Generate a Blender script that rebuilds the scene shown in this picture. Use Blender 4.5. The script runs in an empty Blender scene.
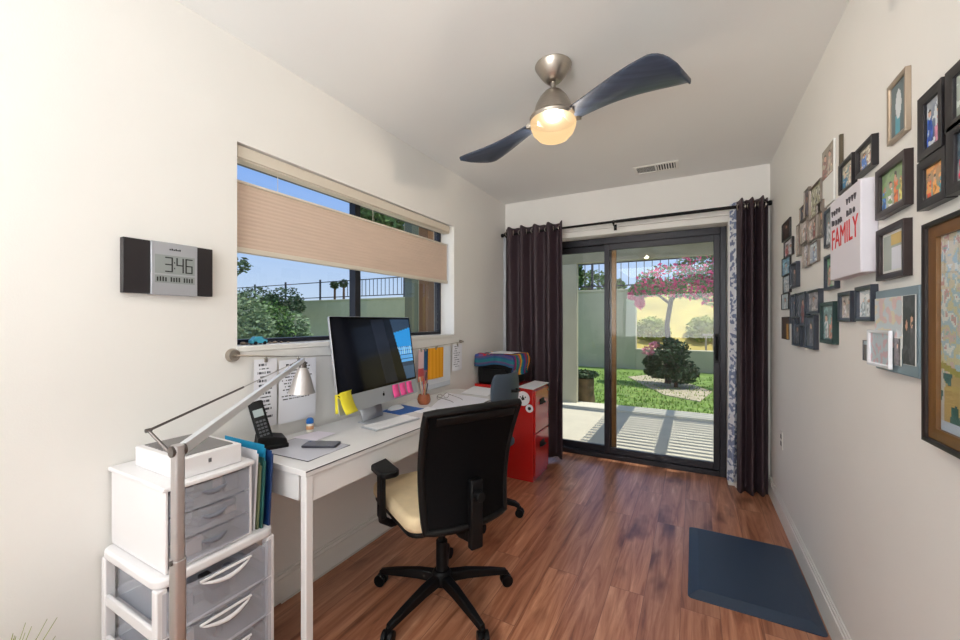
import bpy, bmesh, math, random
from mathutils import Vector, Matrix, noise

C = bpy.context.scene.collection
R = math.radians
random.seed(7)

# ------------------------------------------------------------------ camera, sky, sun, exposure
F = 395.0
CAM = Vector((0, 0, 1.274))
YAW = R(28.4)
FW = Vector((-math.sin(YAW), math.cos(YAW), 0))
RT = Vector((math.cos(YAW), math.sin(YAW), 0))
sc = bpy.context.scene
cd = bpy.data.cameras.new('camera'); cam = bpy.data.objects.new('camera', cd); C.objects.link(cam)
cd.sensor_width = 36.0; cd.lens = F * 36.0 / 960.0; cd.shift_y = 1.0 / 960
cd.clip_start = 0.02; cd.clip_end = 500
cam.location = CAM; cam.rotation_euler = (R(90), 0, YAW)
sc.camera = cam
sc.view_settings.view_transform = 'Standard'; sc.view_settings.look = 'None'
sc.view_settings.exposure = 0.15; sc.view_settings.gamma = 1.0; sc.view_settings.use_curve_mapping = False

w = bpy.data.worlds.new('sky'); sc.world = w; w.use_nodes = True
nt = w.node_tree; nt.nodes.clear()
wo = nt.nodes.new('ShaderNodeOutputWorld'); bg = nt.nodes.new('ShaderNodeBackground')
tc = nt.nodes.new('ShaderNodeTexCoord'); sx = nt.nodes.new('ShaderNodeSeparateXYZ'); cr = nt.nodes.new('ShaderNodeValToRGB')
nt.links.new(tc.outputs['Generated'], sx.inputs[0]); nt.links.new(sx.outputs['Z'], cr.inputs[0])
nt.links.new(cr.outputs[0], bg.inputs[0]); nt.links.new(bg.outputs[0], wo.inputs[0])
e = cr.color_ramp.elements
e[0].position = 0.0; e[0].color = (0.66, 0.78, 0.95, 1)
e[1].position = 1.0; e[1].color = (0.40, 0.50, 0.66, 1)
m_ = e.new(0.16); m_.color = (0.45, 0.63, 0.97, 1)
m_ = e.new(0.62); m_.color = (0.36, 0.48, 0.70, 1)
m_ = e.new(0.40); m_.color = (0.19, 0.40, 0.95, 1)
bg.inputs[1].default_value = 0.9

SUN = Vector((0.30, 0.13, 0.94)).normalized()
sl = bpy.data.lights.new('sun', 'SUN'); sl.energy = 4.0; sl.angle = R(0.35); sl.color = (1.0, 0.95, 0.86)
so = bpy.data.objects.new('sun', sl); C.objects.link(so)
so.rotation_euler = SUN.to_track_quat('Z', 'Y').to_euler()

def area(name, loc, rot, sx_, sy_, power, col):
    l = bpy.data.lights.new(name, 'AREA'); l.shape = 'RECTANGLE'; l.size = sx_; l.size_y = sy_
    l.energy = power; l.color = col
    o = bpy.data.objects.new(name, l); C.objects.link(o); o.location = loc; o.rotation_euler = rot
    return o
# added fill lights behind the camera, brightening the room (two housings are built below)
area('ceiling_fill_light', (-0.58, -2.2, 2.385), (0, 0, 0), 1.7, 1.9, 34, (0.90, 0.96, 1.0))
area('rear_fill_light', (-0.58, -3.5, 1.25), (R(98), 0, 0), 2.0, 2.2, 70, (0.90, 0.96, 1.0))  # added fill light without any fixture; the back wall has no opening
area('floor_fill_light', (-0.58, -1.85, 0.36), (R(146), 0, 0), 1.7, 1.4, 85, (0.90, 0.96, 1.0))

# ------------------------------------------------------------------ helpers
def s2l(c):
    return tuple(((x / 255.0) / 12.92 if x / 255.0 <= 0.04045 else ((x / 255.0 + 0.055) / 1.055) ** 2.4) for x in c)

MATS = {}
def mat(name, rgb, rough=0.5, metal=0.0, spec=0.5, var=0.0, scale=8.0, bump=0.0, bscale=60.0, emit=None, es=0.0, sss=0.0, coat=0.0, stretch=None, alpha=1.0, trans=0.0):
    if name in MATS: return MATS[name]
    m = bpy.data.materials.new(name); m.use_nodes = True; MATS[name] = m
    nt = m.node_tree; b = nt.nodes['Principled BSDF']; c = s2l(rgb)
    b.inputs['Base Color'].default_value = (*c, 1); b.inputs['Roughness'].default_value = rough
    b.inputs['Metallic'].default_value = metal; b.inputs['Specular IOR Level'].default_value = spec
    b.inputs['Coat Weight'].default_value = coat; b.inputs['Transmission Weight'].default_value = trans
    b.inputs['Alpha'].default_value = alpha
    tcn = nt.nodes.new('ShaderNodeTexCoord'); src = tcn.outputs['Object']
    if stretch:
        mp = nt.nodes.new('ShaderNodeMapping'); mp.inputs['Scale'].default_value = stretch
        nt.links.new(src, mp.inputs[0]); src = mp.outputs[0]
    if var:
        n = nt.nodes.new('ShaderNodeTexNoise'); n.inputs['Scale'].default_value = scale; n.inputs['Detail'].default_value = 5
        nt.links.new(src, n.inputs['Vector'])
        r = nt.nodes.new('ShaderNodeValToRGB'); nt.links.new(n.outputs['Fac'], r.inputs[0])
        r.color_ramp.elements[0].position = 0.3; r.color_ramp.elements[1].position = 0.7
        r.color_ramp.elements[0].color = (*[x * (1 - var) for x in c], 1)
        r.color_ramp.elements[1].color = (*[min(1, x * (1 + var)) for x in c], 1)
        nt.links.new(r.outputs[0], b.inputs['Base Color'])
    if bump:
        n2 = nt.nodes.new('ShaderNodeTexNoise'); n2.inputs['Scale'].default_value = bscale; n2.inputs['Detail'].default_value = 4
        nt.links.new(src, n2.inputs['Vector'])
        bp = nt.nodes.new('ShaderNodeBump'); bp.inputs['Strength'].default_value = bump; bp.inputs['Distance'].default_value = 0.01
        nt.links.new(n2.outputs['Fac'], bp.inputs['Height']); nt.links.new(bp.outputs[0], b.inputs['Normal'])
    if emit:
        b.inputs['Emission Color'].default_value = (*s2l(emit), 1); b.inputs['Emission Strength'].default_value = es
    return m

def mat_attr(name, rough=0.45, spec=0.5, es=0.0, coat=0.0):
    if name in MATS: return MATS[name]
    m = bpy.data.materials.new(name); m.use_nodes = True; MATS[name] = m
    nt = m.node_tree; b = nt.nodes['Principled BSDF']
    a = nt.nodes.new('ShaderNodeAttribute'); a.attribute_name = 'Col'
    nt.links.new(a.outputs['Color'], b.inputs['Base Color'])
    b.inputs['Roughness'].default_value = rough; b.inputs['Specular IOR Level'].default_value = spec
    b.inputs['Coat Weight'].default_value = coat
    if es:
        nt.links.new(a.outputs['Color'], b.inputs['Emission Color']); b.inputs['Emission Strength'].default_value = es
    return m

def mat_glass(name, ior=1.45, tint=(0.97, 0.985, 0.98)):
    m = bpy.data.materials.new(name); m.use_nodes = True; MATS[name] = m
    nt = m.node_tree; nt.nodes.clear()
    o = nt.nodes.new('ShaderNodeOutputMaterial'); mx = nt.nodes.new('ShaderNodeMixShader')
    t = nt.nodes.new('ShaderNodeBsdfTransparent'); t.inputs[0].default_value = (*tint, 1)
    g = nt.nodes.new('ShaderNodeBsdfGlossy'); g.inputs['Roughness'].default_value = 0.0
    f = nt.nodes.new('ShaderNodeFresnel'); f.inputs['IOR'].default_value = ior
    gg = nt.nodes.new('ShaderNodeNewGeometry'); sb_ = nt.nodes.new('ShaderNodeMath'); sb_.operation = 'SUBTRACT'; sb_.inputs[0].default_value = 1.0; nt.links.new(gg.outputs['Backfacing'], sb_.inputs[1])
    ml = nt.nodes.new('ShaderNodeMath'); ml.operation = 'MULTIPLY'; nt.links.new(f.outputs[0], ml.inputs[0]); nt.links.new(sb_.outputs[0], ml.inputs[1]); nt.links.new(ml.outputs[0], mx.inputs[0]); nt.links.new(t.outputs[0], mx.inputs[1]); nt.links.new(g.outputs[0], mx.inputs[2])
    nt.links.new(mx.outputs[0], o.inputs[0])
    return m

def newbm(): return bmesh.new()

def box(bm, x0, x1, y0, y1, z0, z1, M=None):
    vs = [bm.verts.new(Vector(p) if M is None else M @ Vector(p)) for p in
          ((x0, y0, z0), (x1, y0, z0), (x1, y1, z0), (x0, y1, z0), (x0, y0, z1), (x1, y0, z1), (x1, y1, z1), (x0, y1, z1))]
    for f in ((0, 3, 2, 1), (4, 5, 6, 7), (0, 1, 5, 4), (1, 2, 6, 5), (2, 3, 7, 6), (3, 0, 4, 7)):
        bm.faces.new([vs[i] for i in f])
    return vs

def tube(bm, pts, r, n=10, caps=True):
    """pts list of points, r radius or list"""
    pts = [Vector(p) for p in pts]
    rs = r if isinstance(r, (list, tuple)) else [r] * len(pts)
    rings = []
    up = None
    for i, p in enumerate(pts):
        d = (pts[min(i + 1, len(pts) - 1)] - pts[max(i - 1, 0)])
        d = d.normalized() if d.length > 1e-9 else Vector((0, 0, 1))
        if up is None:
            a = Vector((0, 0, 1)) if abs(d.z) < 0.9 else Vector((1, 0, 0))
            s = d.cross(a).normalized()
        else:
            s = (up - d * up.dot(d)).normalized()
        up = s
        t = d.cross(s)
        rings.append([bm.verts.new(p + (s * math.cos(2 * math.pi * k / n) + t * math.sin(2 * math.pi * k / n)) * rs[i]) for k in range(n)])
    for a, b in zip(rings, rings[1:]):
        for k in range(n):
            bm.faces.new((a[k], a[(k + 1) % n], b[(k + 1) % n], b[k]))
    if caps:
        bm.faces.new(rings[0][::-1]); bm.faces.new(rings[-1])

def lathe(bm, prof, n=32, M=None, cx=0, cy=0):
    """prof list of (r,z)"""
    rings = []
    for r, z in prof:
        if r < 1e-6:
            p = Vector((cx, cy, z)); rings.append([bm.verts.new(M @ p if M else p)])
        else:
            ring = []
            for k in range(n):
                a = 2 * math.pi * k / n
                p = Vector((cx + r * math.cos(a), cy + r * math.sin(a), z))
                ring.append(bm.verts.new(M @ p if M else p))
            rings.append(ring)
    for a, b in zip(rings, rings[1:]):
        for k in range(n):
            k2 = (k + 1) % n
            if len(a) == 1 and len(b) == 1: continue
            if len(a) == 1: bm.faces.new((a[0], b[k2], b[k]))
            elif len(b) == 1: bm.faces.new((a[k], a[k2], b[0]))
            else: bm.faces.new((a[k], a[k2], b[k2], b[k]))
    if len(rings[0]) > 1: bm.faces.new(rings[0][::-1])
    if len(rings[-1]) > 1: bm.faces.new(rings[-1])

def prism(bm, poly, z0, z1, M=None):
    """poly (x,y) list extruded z0..z1"""
    g = (lambda p: M @ Vector(p)) if M else (lambda p: Vector(p))
    a = [bm.verts.new(g((x, y, z0))) for x, y in poly]; b = [bm.verts.new(g((x, y, z1))) for x, y in poly]
    bm.faces.new(a[::-1]); bm.faces.new(b)
    n = len(poly)
    for i in range(n): bm.faces.new((a[i], a[(i + 1) % n], b[(i + 1) % n], b[i]))

def rrect(x0, x1, y0, y1, r, n=5):
    out = []
    for cx, cy, a0 in ((x1 - r, y0 + r, -90), (x1 - r, y1 - r, 0), (x0 + r, y1 - r, 90), (x0 + r, y0 + r, 180)):
        for i in range(n + 1):
            a = R(a0 + 90 * i / n); out.append((cx + r * math.cos(a), cy + r * math.sin(a)))
    return out

def sheet(bm, fn, nu, nv):
    g = [[bm.verts.new(fn(i / nu, j / nv)) for j in range(nv + 1)] for i in range(nu + 1)]
    for i in range(nu):
        for j in range(nv):
            bm.faces.new((g[i][j], g[i + 1][j], g[i + 1][j + 1], g[i][j + 1]))

def tag(o, label=None, cat=None, group=None, kind=None):
    if label: o['label'] = label
    if cat: o['category'] = cat
    if group: o['group'] = group
    if kind: o['kind'] = kind
    return o

def thing(name, label, cat, loc=(0, 0, 0), rz=0.0, group=None, rot=None):
    o = bpy.data.objects.new(name, None); C.objects.link(o); o.empty_display_size = 0.05
    o.location = loc; o.rotation_euler = rot if rot else (0, 0, rz)
    return tag(o, label, cat, group)

def origin(o):
    v = Vector((0, 0, 0))
    while o is not None:
        v += o.location; o = o.parent
    return v

def obj(name, bm, m, parent=None, bev=0.0, smooth=True, solid=0.0, world=False, sub=0, label=None, ang=38, seg=2, soff=0.0):
    """world=True: geometry was given in world coordinates under an unrotated parent"""
    if bm is not None:
        bmesh.ops.recalc_face_normals(bm, faces=bm.faces[:])
        if world and parent is not None:
            bmesh.ops.translate(bm, verts=bm.verts[:], vec=-origin(parent))
        me = bpy.data.meshes.new(name); bm.to_mesh(me); bm.free()
    me.materials.append(m)
    if smooth:
        me.shade_smooth(); me.set_sharp_from_angle(angle=R(ang))
    o = bpy.data.objects.new(name, me); C.objects.link(o)
    if parent is not None: o.parent = parent
    if solid:
        md = o.modifiers.new('thick', 'SOLIDIFY'); md.thickness = solid; md.offset = soff
    if bev:
        md = o.modifiers.new('bevel', 'BEVEL'); md.width = bev; md.segments = seg; md.limit_method = 'ANGLE'; md.angle_limit = R(30)
    if sub:
        md = o.modifiers.new('sub', 'SUBSURF'); md.levels = sub; md.render_levels = sub
    if label: o['label'] = label
    return o

def struct(name, bm, m, **k):
    o = obj(name, bm, m, **k); o['kind'] = 'structure'; return o

def bx(name, dims, m, parent=None, **k):
    b = newbm(); box(b, *dims); return obj(name, b, m, parent, **k)

def copy_tree(o, parent=None):
    c = o.copy(); C.objects.link(c); c.parent = parent
    for ch in list(o.children): copy_tree(ch, c)
    return c

def picture(name, O, U, V, nu, nv, fn, m, parent=None, world=False, disp=None, label=None):
    """coloured sheet: O corner, U and V edge vectors, fn(u,v)->srgb 0..255"""
    O, U, V = Vector(O), Vector(U), Vector(V)
    off = origin(parent) if (world and parent is not None) else Vector((0, 0, 0))
    me = bpy.data.meshes.new(name)
    vs = []; fs = []; cols = []
    for j in range(nv + 1):
        for i in range(nu + 1):
            u, v = i / nu, j / nv
            p = O + U * u + V * v - off
            if disp: p += disp(u, v)
            vs.append(p)
    for j in range(nv):
        for i in range(nu):
            a = j * (nu + 1) + i
            fs.append((a, a + 1, a + nu + 2, a + nu + 1)); cols.append(s2l(fn((i + .5) / nu, (j + .5) / nv)))
    me.from_pydata([tuple(v) for v in vs], [], fs)
    at = me.color_attributes.new('Col', 'FLOAT_COLOR', 'CORNER')
    k = 0
    for c in cols:
        for _ in range(4): at.data[k].color = (*c, 1); k += 1
    me.materials.append(m)
    o = bpy.data.objects.new(name, me); C.objects.link(o)
    if parent is not None: o.parent = parent
    if disp: me.shade_smooth()
    if label: o['label'] = label
    return o

def textmesh(name, body, size, M, m, parent=None, depth=0.0006, align='CENTER'):
    cu = bpy.data.curves.new('t', 'FONT'); cu.body = body; cu.size = size; cu.extrude = depth
    cu.align_x = align; cu.align_y = 'CENTER'
    t = bpy.data.objects.new('t', cu); C.objects.link(t)
    dg = bpy.context.evaluated_depsgraph_get(); dg.update()
    me = bpy.data.meshes.new_from_object(t.evaluated_get(dg))
    bpy.data.objects.remove(t); bpy.data.curves.remove(cu)
    me.transform(M); me.materials.clear(); me.materials.append(m); me.name = name
    o = bpy.data.objects.new(name, me); C.objects.link(o)
    if parent is not None: o.parent = parent
    return o

def ray(px, py):
    return RT * ((px - 480) / F) + FW + Vector((0, 0, (321 - py) / F))
def on_x(px, py, x):
    d = ray(px, py); return CAM + d * (x / d.x)
def on_y(px, py, y):
    d = ray(px, py); return CAM + d * (y / d.y)
def on_z(px, py, z):
    d = ray(px, py); return CAM + d * ((z - CAM.z) / d.z)

# ------------------------------------------------------------------ room dimensions
XL, XR, YF, YB, H = -1.655, 0.499, 3.596, -3.6, 2.44
DY = 3.77                       # room side of the sliding door frame
DX0, DX1, DH = -1.60, 0.235, 2.045
WY0, WY1, WZ0, WZ1 = 0.956, 2.633, 1.165, 2.015     # window opening
WX = -1.779                     # window frame plane
EX0, EX1 = XL - 0.19, XR + 0.15

M_wall = mat('warm_white_wall_paint', (240, 237, 232), 0.75, var=0.012, scale=3, bump=0.06, bscale=220)
M_ceil = mat('ceiling_paint', (243, 242, 239), 0.85, var=0.01, scale=2, bump=0.05, bscale=180)
M_trim = mat('white_trim_paint', (238, 235, 229), 0.4)
M_white = mat('white_lacquer', (238, 236, 236), 0.25, coat=0.2)
M_dark = mat('dark_bronze_metal', (38, 38, 46), 0.35, metal=0.3)
M_black = mat('black_plastic', (9, 9, 11), 0.5, spec=.25, bump=0.02, bscale=300)
M_glass = mat_glass('window_glass', 1.52)
M_nickel = mat('brushed_nickel', (178, 170, 160), 0.3, metal=1.0, var=0.06, scale=40, stretch=(1, 1, 12))
M_alu = mat('satin_aluminium', (196, 192, 192), 0.4, metal=0.85)
M_photo = mat_attr('printed_picture', 0.35, coat=0.3)
M_paper = mat('white_paper', (238, 238, 242), 0.8)

def mat_floor():
    m = bpy.data.materials.new('wood_plank_floor'); m.use_nodes = True
    nt = m.node_tree; L = nt.links; b = nt.nodes['Principled BSDF']
    tc = nt.nodes.new('ShaderNodeTexCoord')
    mp = nt.nodes.new('ShaderNodeMapping'); mp.inputs['Rotation'].default_value = (0, 0, R(90)); mp.inputs['Location'].default_value = (0.3, 0.05, 0)
    L.new(tc.outputs['Object'], mp.inputs[0])
    br = nt.nodes.new('ShaderNodeTexBrick'); L.new(mp.outputs[0], br.inputs['Vector'])
    br.offset = 0.37; br.inputs['Scale'].default_value = 1.0; br.inputs['Brick Width'].default_value = 1.22; br.inputs['Row Height'].default_value = 0.152
    br.inputs['Mortar Size'].default_value = 0.0012; br.inputs['Mortar Smooth'].default_value = 0.1
    br.inputs['Color1'].default_value = (0, 0, 0, 1); br.inputs['Color2'].default_value = (1, 1, 1, 1); br.inputs['Mortar'].default_value = (0.5, 0.5, 0.5, 1)
    # per-plank offset of the grain
    add = nt.nodes.new('ShaderNodeVectorMath'); add.operation = 'MULTIPLY_ADD'
    L.new(br.outputs['Color'], add.inputs[0]); add.inputs[1].default_value = (3.1, 5.7, 0); L.new(tc.outputs['Object'], add.inputs[2])
    mg = nt.nodes.new('ShaderNodeMapping'); mg.inputs['Scale'].default_value = (13.0, 1.0, 1); L.new(add.outputs[0], mg.inputs[0])
    n1 = nt.nodes.new('ShaderNodeTexNoise'); n1.inputs['Scale'].default_value = 1.6; n1.inputs['Detail'].default_value = 8; n1.inputs['Roughness'].default_value = 0.62; n1.inputs['Distortion'].default_value = 0.9
    L.new(mg.outputs[0], n1.inputs['Vector'])
    r1 = nt.nodes.new('ShaderNodeValToRGB'); L.new(n1.outputs['Fac'], r1.inputs[0])
    el = r1.color_ramp.elements
    el[0].position = 0.28; el[0].color = (*s2l((118, 68, 46)), 1)
    el[1].position = 0.74; el[1].color = (*s2l((224, 172, 140)), 1)
    q = el.new(0.42); q.color = (*s2l((166, 106, 76)), 1)
    q = el.new(0.58); q.color = (*s2l((196, 138, 106)), 1)
    # knots
    vo = nt.nodes.new('ShaderNodeTexNoise'); vo.inputs['Scale'].default_value = 2.3; vo.inputs['Detail'].default_value = 3
    mk = nt.nodes.new('ShaderNodeMapping'); mk.inputs['Scale'].default_value = (2.2, 0.9, 1); L.new(add.outputs[0], mk.inputs[0]); L.new(mk.outputs[0], vo.inputs['Vector'])
    rk = nt.nodes.new('ShaderNodeValToRGB'); L.new(vo.outputs['Fac'], rk.inputs[0])
    rk.color_ramp.elements[0].position = 0.30; rk.color_ramp.elements[0].color = (0.38, 0.28, 0.22, 1)
    rk.color_ramp.elements[1].position = 0.42; rk.color_ramp.elements[1].color = (1, 1, 1, 1)
    mx = nt.nodes.new('ShaderNodeMixRGB'); mx.blend_type = 'MULTIPLY'; mx.inputs[0].default_value = 1
    L.new(r1.outputs[0], mx.inputs[1]); L.new(rk.outputs[0], mx.inputs[2])
    # plank tint
    rt = nt.nodes.new('ShaderNodeValToRGB'); L.new(br.outputs['Color'], rt.inputs[0])
    rt.color_ramp.elements[0].color = (0.88, 0.86, 0.85, 1); rt.color_ramp.elements[1].color = (1.12, 1.1, 1.08, 1)
    mx2 = nt.nodes.new('ShaderNodeMixRGB'); mx2.blend_type = 'MULTIPLY'; mx2.inputs[0].default_value = 1
    L.new(mx.outputs[0], mx2.inputs[1]); L.new(rt.outputs[0], mx2.inputs[2])
    mx3 = nt.nodes.new('ShaderNodeMixRGB'); L.new(br.outputs['Fac'], mx3.inputs[0]); L.new(mx2.outputs[0], mx3.inputs[1]); mx3.inputs[2].default_value = (*s2l((130, 84, 64)), 1)
    L.new(mx3.outputs[0], b.inputs['Base Color'])
    b.inputs['Roughness'].default_value = 0.34; b.inputs['Coat Weight'].default_value = 0.35; b.inputs['Coat Roughness'].default_value = 0.22
    bp = nt.nodes.new('ShaderNodeBump'); bp.inputs['Strength'].default_value = 0.12; bp.inputs['Distance'].default_value = 0.004
    L.new(n1.outputs['Fac'], bp.inputs['Height']); L.new(bp.outputs[0], b.inputs['Normal'])
    return m

# ------------------------------------------------------------------ shell
b = newbm(); box(b, EX0, EX1, YB - .15, DY + 0.02, -0.12, 0); struct('floor', b, mat_floor(), smooth=False)
b = newbm(); box(b, EX0, EX1, YB - .15, DY + 0.12, H, H + 0.15); struct('ceiling', b, M_ceil, smooth=False)
b = newbm()
for y0, y1, z0, z1 in ((YB, WY0, 0, H), (WY1, YF, 0, H), (WY0, WY1, 0, WZ0), (WY0, WY1, WZ1, H)):
    box(b, EX0, XL, y0, y1, z0, z1)
struct('wall_left', b, M_wall, smooth=False)
b = newbm(); box(b, XR, EX1, YB, YF, 0, H); struct('wall_right', b, M_wall, smooth=False)
b = newbm()
box(b, EX0, DX0, YF, DY + .12, 0, H); box(b, DX1 + 0.045, EX1, YF, DY + .12, 0, H); box(b, DX0, DX1 + 0.045, YF, DY + .12, 2.095, H)
struct('wall_far', b, M_wall, smooth=False)
b = newbm(); box(b, EX0, EX1, YB - .15, YB, 0, H); struct('wall_back', b, M_wall, smooth=False)

def baseboard(name, pts):
    # profile swept: pts = list of box tuples for lower board and cap
    b = newbm()
    for t in pts: box(b, *t)
    struct(name, b, M_trim, bev=0.002)
baseboard('baseboard_right', [(XR - .014, XR, YB, YF, 0, .105), (XR - .010, XR, YB, YF, .105, .122), (XR - .006, XR, YB, YF, .122, .134)])
baseboard('baseboard_left', [(XL, XL + .014, YB, YF, 0, .105), (XL, XL + .010, YB, YF, .105, .122), (XL, XL + .006, YB, YF, .122, .134)])
baseboard('baseboard_far', [(DX1 + .05, XR - .014, YF - .014, YF, 0, .105), (DX1 + .05, XR - .01, YF - .010, YF, .105, .122)])
# door casing set in the opening
b = newbm()
box(b, DX1 + 0.002, DX1 + .045, YF + .02, DY + .10, 0, 2.095); box(b, DX0, DX1 + .002, YF + .02, DY + .10, DH, 2.095)
struct('trim_1', b, M_trim, bev=0.002)
# window sill board and head
b = newbm(); box(b, WX - .03, XL + 0.006, WY0 + .001, WY1 - .001, WZ0 - .02, WZ0 + 0.004); struct('trim_2', b, M_trim, bev=0.003)

# ------------------------------------------------------------------ window on the left wall
b = newbm()
fx0, fx1 = WX - .05, WX
zs0, zs1 = WZ0 + .004, WZ1
box(b, fx0, fx1, WY0, WY0 + .022, zs0, zs1); box(b, fx0, fx1, WY1 - .022, WY1, zs0, zs1)
box(b, fx0, fx1, WY0 + .022, WY1 - .022, zs0, zs0 + .022); box(b, fx0, fx1, WY0 + .022, WY1 - .022, zs1 - .03, zs1)
ym = 1.74
box(b, fx0 + .005, fx1 + .004, ym - .022, ym + .022, zs0 + .022, zs1 - .03)
wf = struct('window_1', b, M_dark, bev=0.002)
b = newbm(); box(b, fx0 + .02, fx0 + .024, WY0 + .02, ym - .02, zs0 + .02, zs1 - .028); obj('left_pane', b, M_glass, wf, smooth=False)
b = newbm(); box(b, fx0 + .034, fx0 + .038, ym + .02, WY1 - .02, zs0 + .02, zs1 - .028); obj('right_pane', b, M_glass, wf, smooth=False)

# ------------------------------------------------------------------ sliding glass door
d0, d1 = DY, DY + .09
b = newbm()
box(b, DX0, DX0 + .045, d0, d1, 0.0, DH); box(b, DX1 - .045, DX1, d0, d1, 0.0, DH)
box(b, DX0 + .045, DX1 - .045, d0, d1, DH - .06, DH); box(b, DX0 + .045, DX1 - .045, d0, d1, 0.0, .045)
box(b, DX0 + .045, DX1 - .045, d0 + .035, d0 + .045, .045, .055)
door = struct('door_1', b, M_dark, bev=0.003)
M_gold = mat('bronze_weather_strip', (120, 84, 40), 0.4, metal=0.5)
def door_panel(name, x0, x1, y0, y1, wl, wr, parent, ml=None):
    b = newbm(); z0, z1 = .05, DH - .06
    box(b, x0, x0 + wl, y0, y1, z0, z1); box(b, x1 - wr, x1, y0, y1, z0, z1)
    box(b, x0 + wl, x1 - wr, y0, y1, z0, z0 + .055); box(b, x0 + wl, x1 - wr, y0, y1, z1 - .055, z1)
    p = obj(name, b, M_dark, parent, bev=0.003)
    b = newbm(); ymid = (y0 + y1) / 2; box(b, x0 + wl - .004, x1 - wr + .004, ymid - .003, ymid + .003, z0 + .05, z1 - .05)
    obj('glass_pane', b, M_glass, p, smooth=False)
    return p
pr = door_panel('sliding_panel', -0.73, DX1 - .045, d0 + .006, d0 + .036, .045, .045, door)
pl = door_panel('fixed_panel', DX0 + .045, -0.672, d0 + .05, d0 + .082, .045, .045, door)
b = newbm(); box(b, -.6715, -.632, d0 + .052, d0 + .080, .06, DH - .07); obj('weather_strip', b, M_gold, door, bev=.001, label='bronze strip')
b = newbm()
hx = DX1 - .068
box(b, hx - .014, hx + .014, d0 - .006, d0 + .008, .93, 1.17)
tube(b, [(hx, d0 - .004, .96), (hx - .004, d0 - .04, .98), (hx - .006, d0 - .05, 1.05), (hx - .004, d0 - .04, 1.12), (hx, d0 - .004, 1.14)], .010, 8)
obj('door_handle', b, M_black, door, bev=.002, label='black pull handle')

# ------------------------------------------------------------------ added housings for the fill lights, unseen behind the camera
t = thing('ceiling_fill_housing', 'added wide white housing of the overhead fill light, unseen behind the camera', 'ceiling light', (-0.58, -2.2, H))
bx('frame', (-.90, .90, -1.0, 1.0, -.045, 0), M_trim, t, bev=.004)

t = thing('floor_fill_box', 'added low white box under the upward fill light, unseen behind the camera', 'fill light', (-0.58, -1.85, 0))
bx('base', (-.9, .9, -.75, .75, 0, .33), M_white, t, bev=.004)
bx('reflection_blocker', (-.95, .95, .78, .81, 0, .95), M_white, t, bev=.004)  # added board keeping the upward fill light out of the door glass reflection

# ------------------------------------------------------------------ top-down shade
M_shade = mat('cellular_shade_fabric', (218, 194, 176), 0.85, var=0.03, scale=5, stretch=(1, 1, 9))
M_rail = mat('cream_shade_rail', (222, 212, 196), 0.5)
t = thing('window_shade', 'tan pleated shade hung across the middle of the wide window', 'window shade', (-1.70, (WY0 + WY1) / 2, WZ1 - .004))
y0, y1 = WY0 + .012, WY1 - .04
b = newbm(); box(b, -1.735, -1.672, y0, y1, WZ1 - .055, WZ1 - .003); box(b, -1.729, -1.678, y0, y1, WZ1 - .062, WZ1 - .055)
obj('headrail', b, M_rail, t, world=True, bev=.004)
zt, zb = 1.872, 1.566
prof = []
npl = 16
def shfn(side):
    def f(u, v):
        k = v * npl; fr = abs((k % 1) - .5) * 2
        return Vector((-1.703 + side * (.004 + .0012 * (1 - fr)), y0 + (y1 - y0) * u, zt - .01 + (zb + .02 - zt + .01) * v))
    return f
b = newbm()
for sgn in (1, -1): sheet(b, shfn(sgn), 1, npl * 2)
obj('fabric_panel', b, M_shade, t, world=True, solid=.001, smooth=False)
b = newbm(); box(b, -1.716, -1.69, y0, y1, zt - .012, zt); obj('top_rail', b, M_rail, t, world=True, bev=.003)
b = newbm(); box(b, -1.718, -1.688, y0, y1, zb, zb + .022); obj('bottom_rail', b, M_rail, t, world=True, bev=.003)
for yc in (1.17, 1.79, 2.42):
    b = newbm(); tube(b, [(-1.703, yc, zt), (-1.703, yc, WZ1 - .06)], .0012, 6); obj('lift_cord', b, M_rail, t, world=True)

# ------------------------------------------------------------------ curtains and rod
M_curt = mat('aubergine_blackout_fabric', (62, 47, 54), 0.6, var=0.06, scale=20, bump=0.03, bscale=400)
RY, RZ = 3.50, 2.12
t = thing('curtain_rod', 'thin black rod running the whole width above the glass door', 'curtain rod', (-.58, RY, RZ))
b = newbm(); tube(b, [(XL + .02, RY, RZ - .012), (-.58, RY, RZ)], .0105, 12); obj('thin_rod', b, M_black, t, world=True)
b = newbm(); tube(b, [(-.58, RY, RZ), (XR - .02, RY, RZ + .006)], .013, 12); obj('thick_rod', b, M_black, t, world=True)
for xx, zz in ((XL + .012, RZ - .012), (XR - .014, RZ + .006)):
    b = newbm(); tube(b, [(xx - .011, RY, zz), (xx + .011, RY, zz)], [.018, .018], 16); obj('finial', b, M_black, t, world=True, bev=.004)
for xx in (XL + .045, -.60, .43):
    b = newbm(); tube(b, [(xx, RY, RZ - .012), (xx, RY, RZ - .03), (xx, YF - .004, RZ - .03)], .005, 8)
    box(b, xx - .012, xx + .012, YF - .006, YF, RZ - .055, RZ - .005); tube(b, [(xx - .008, RY, RZ - .004), (xx + .008, RY, RZ - .004)], .017, 12)
    obj('bracket', b, M_black, t, world=True)

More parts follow.
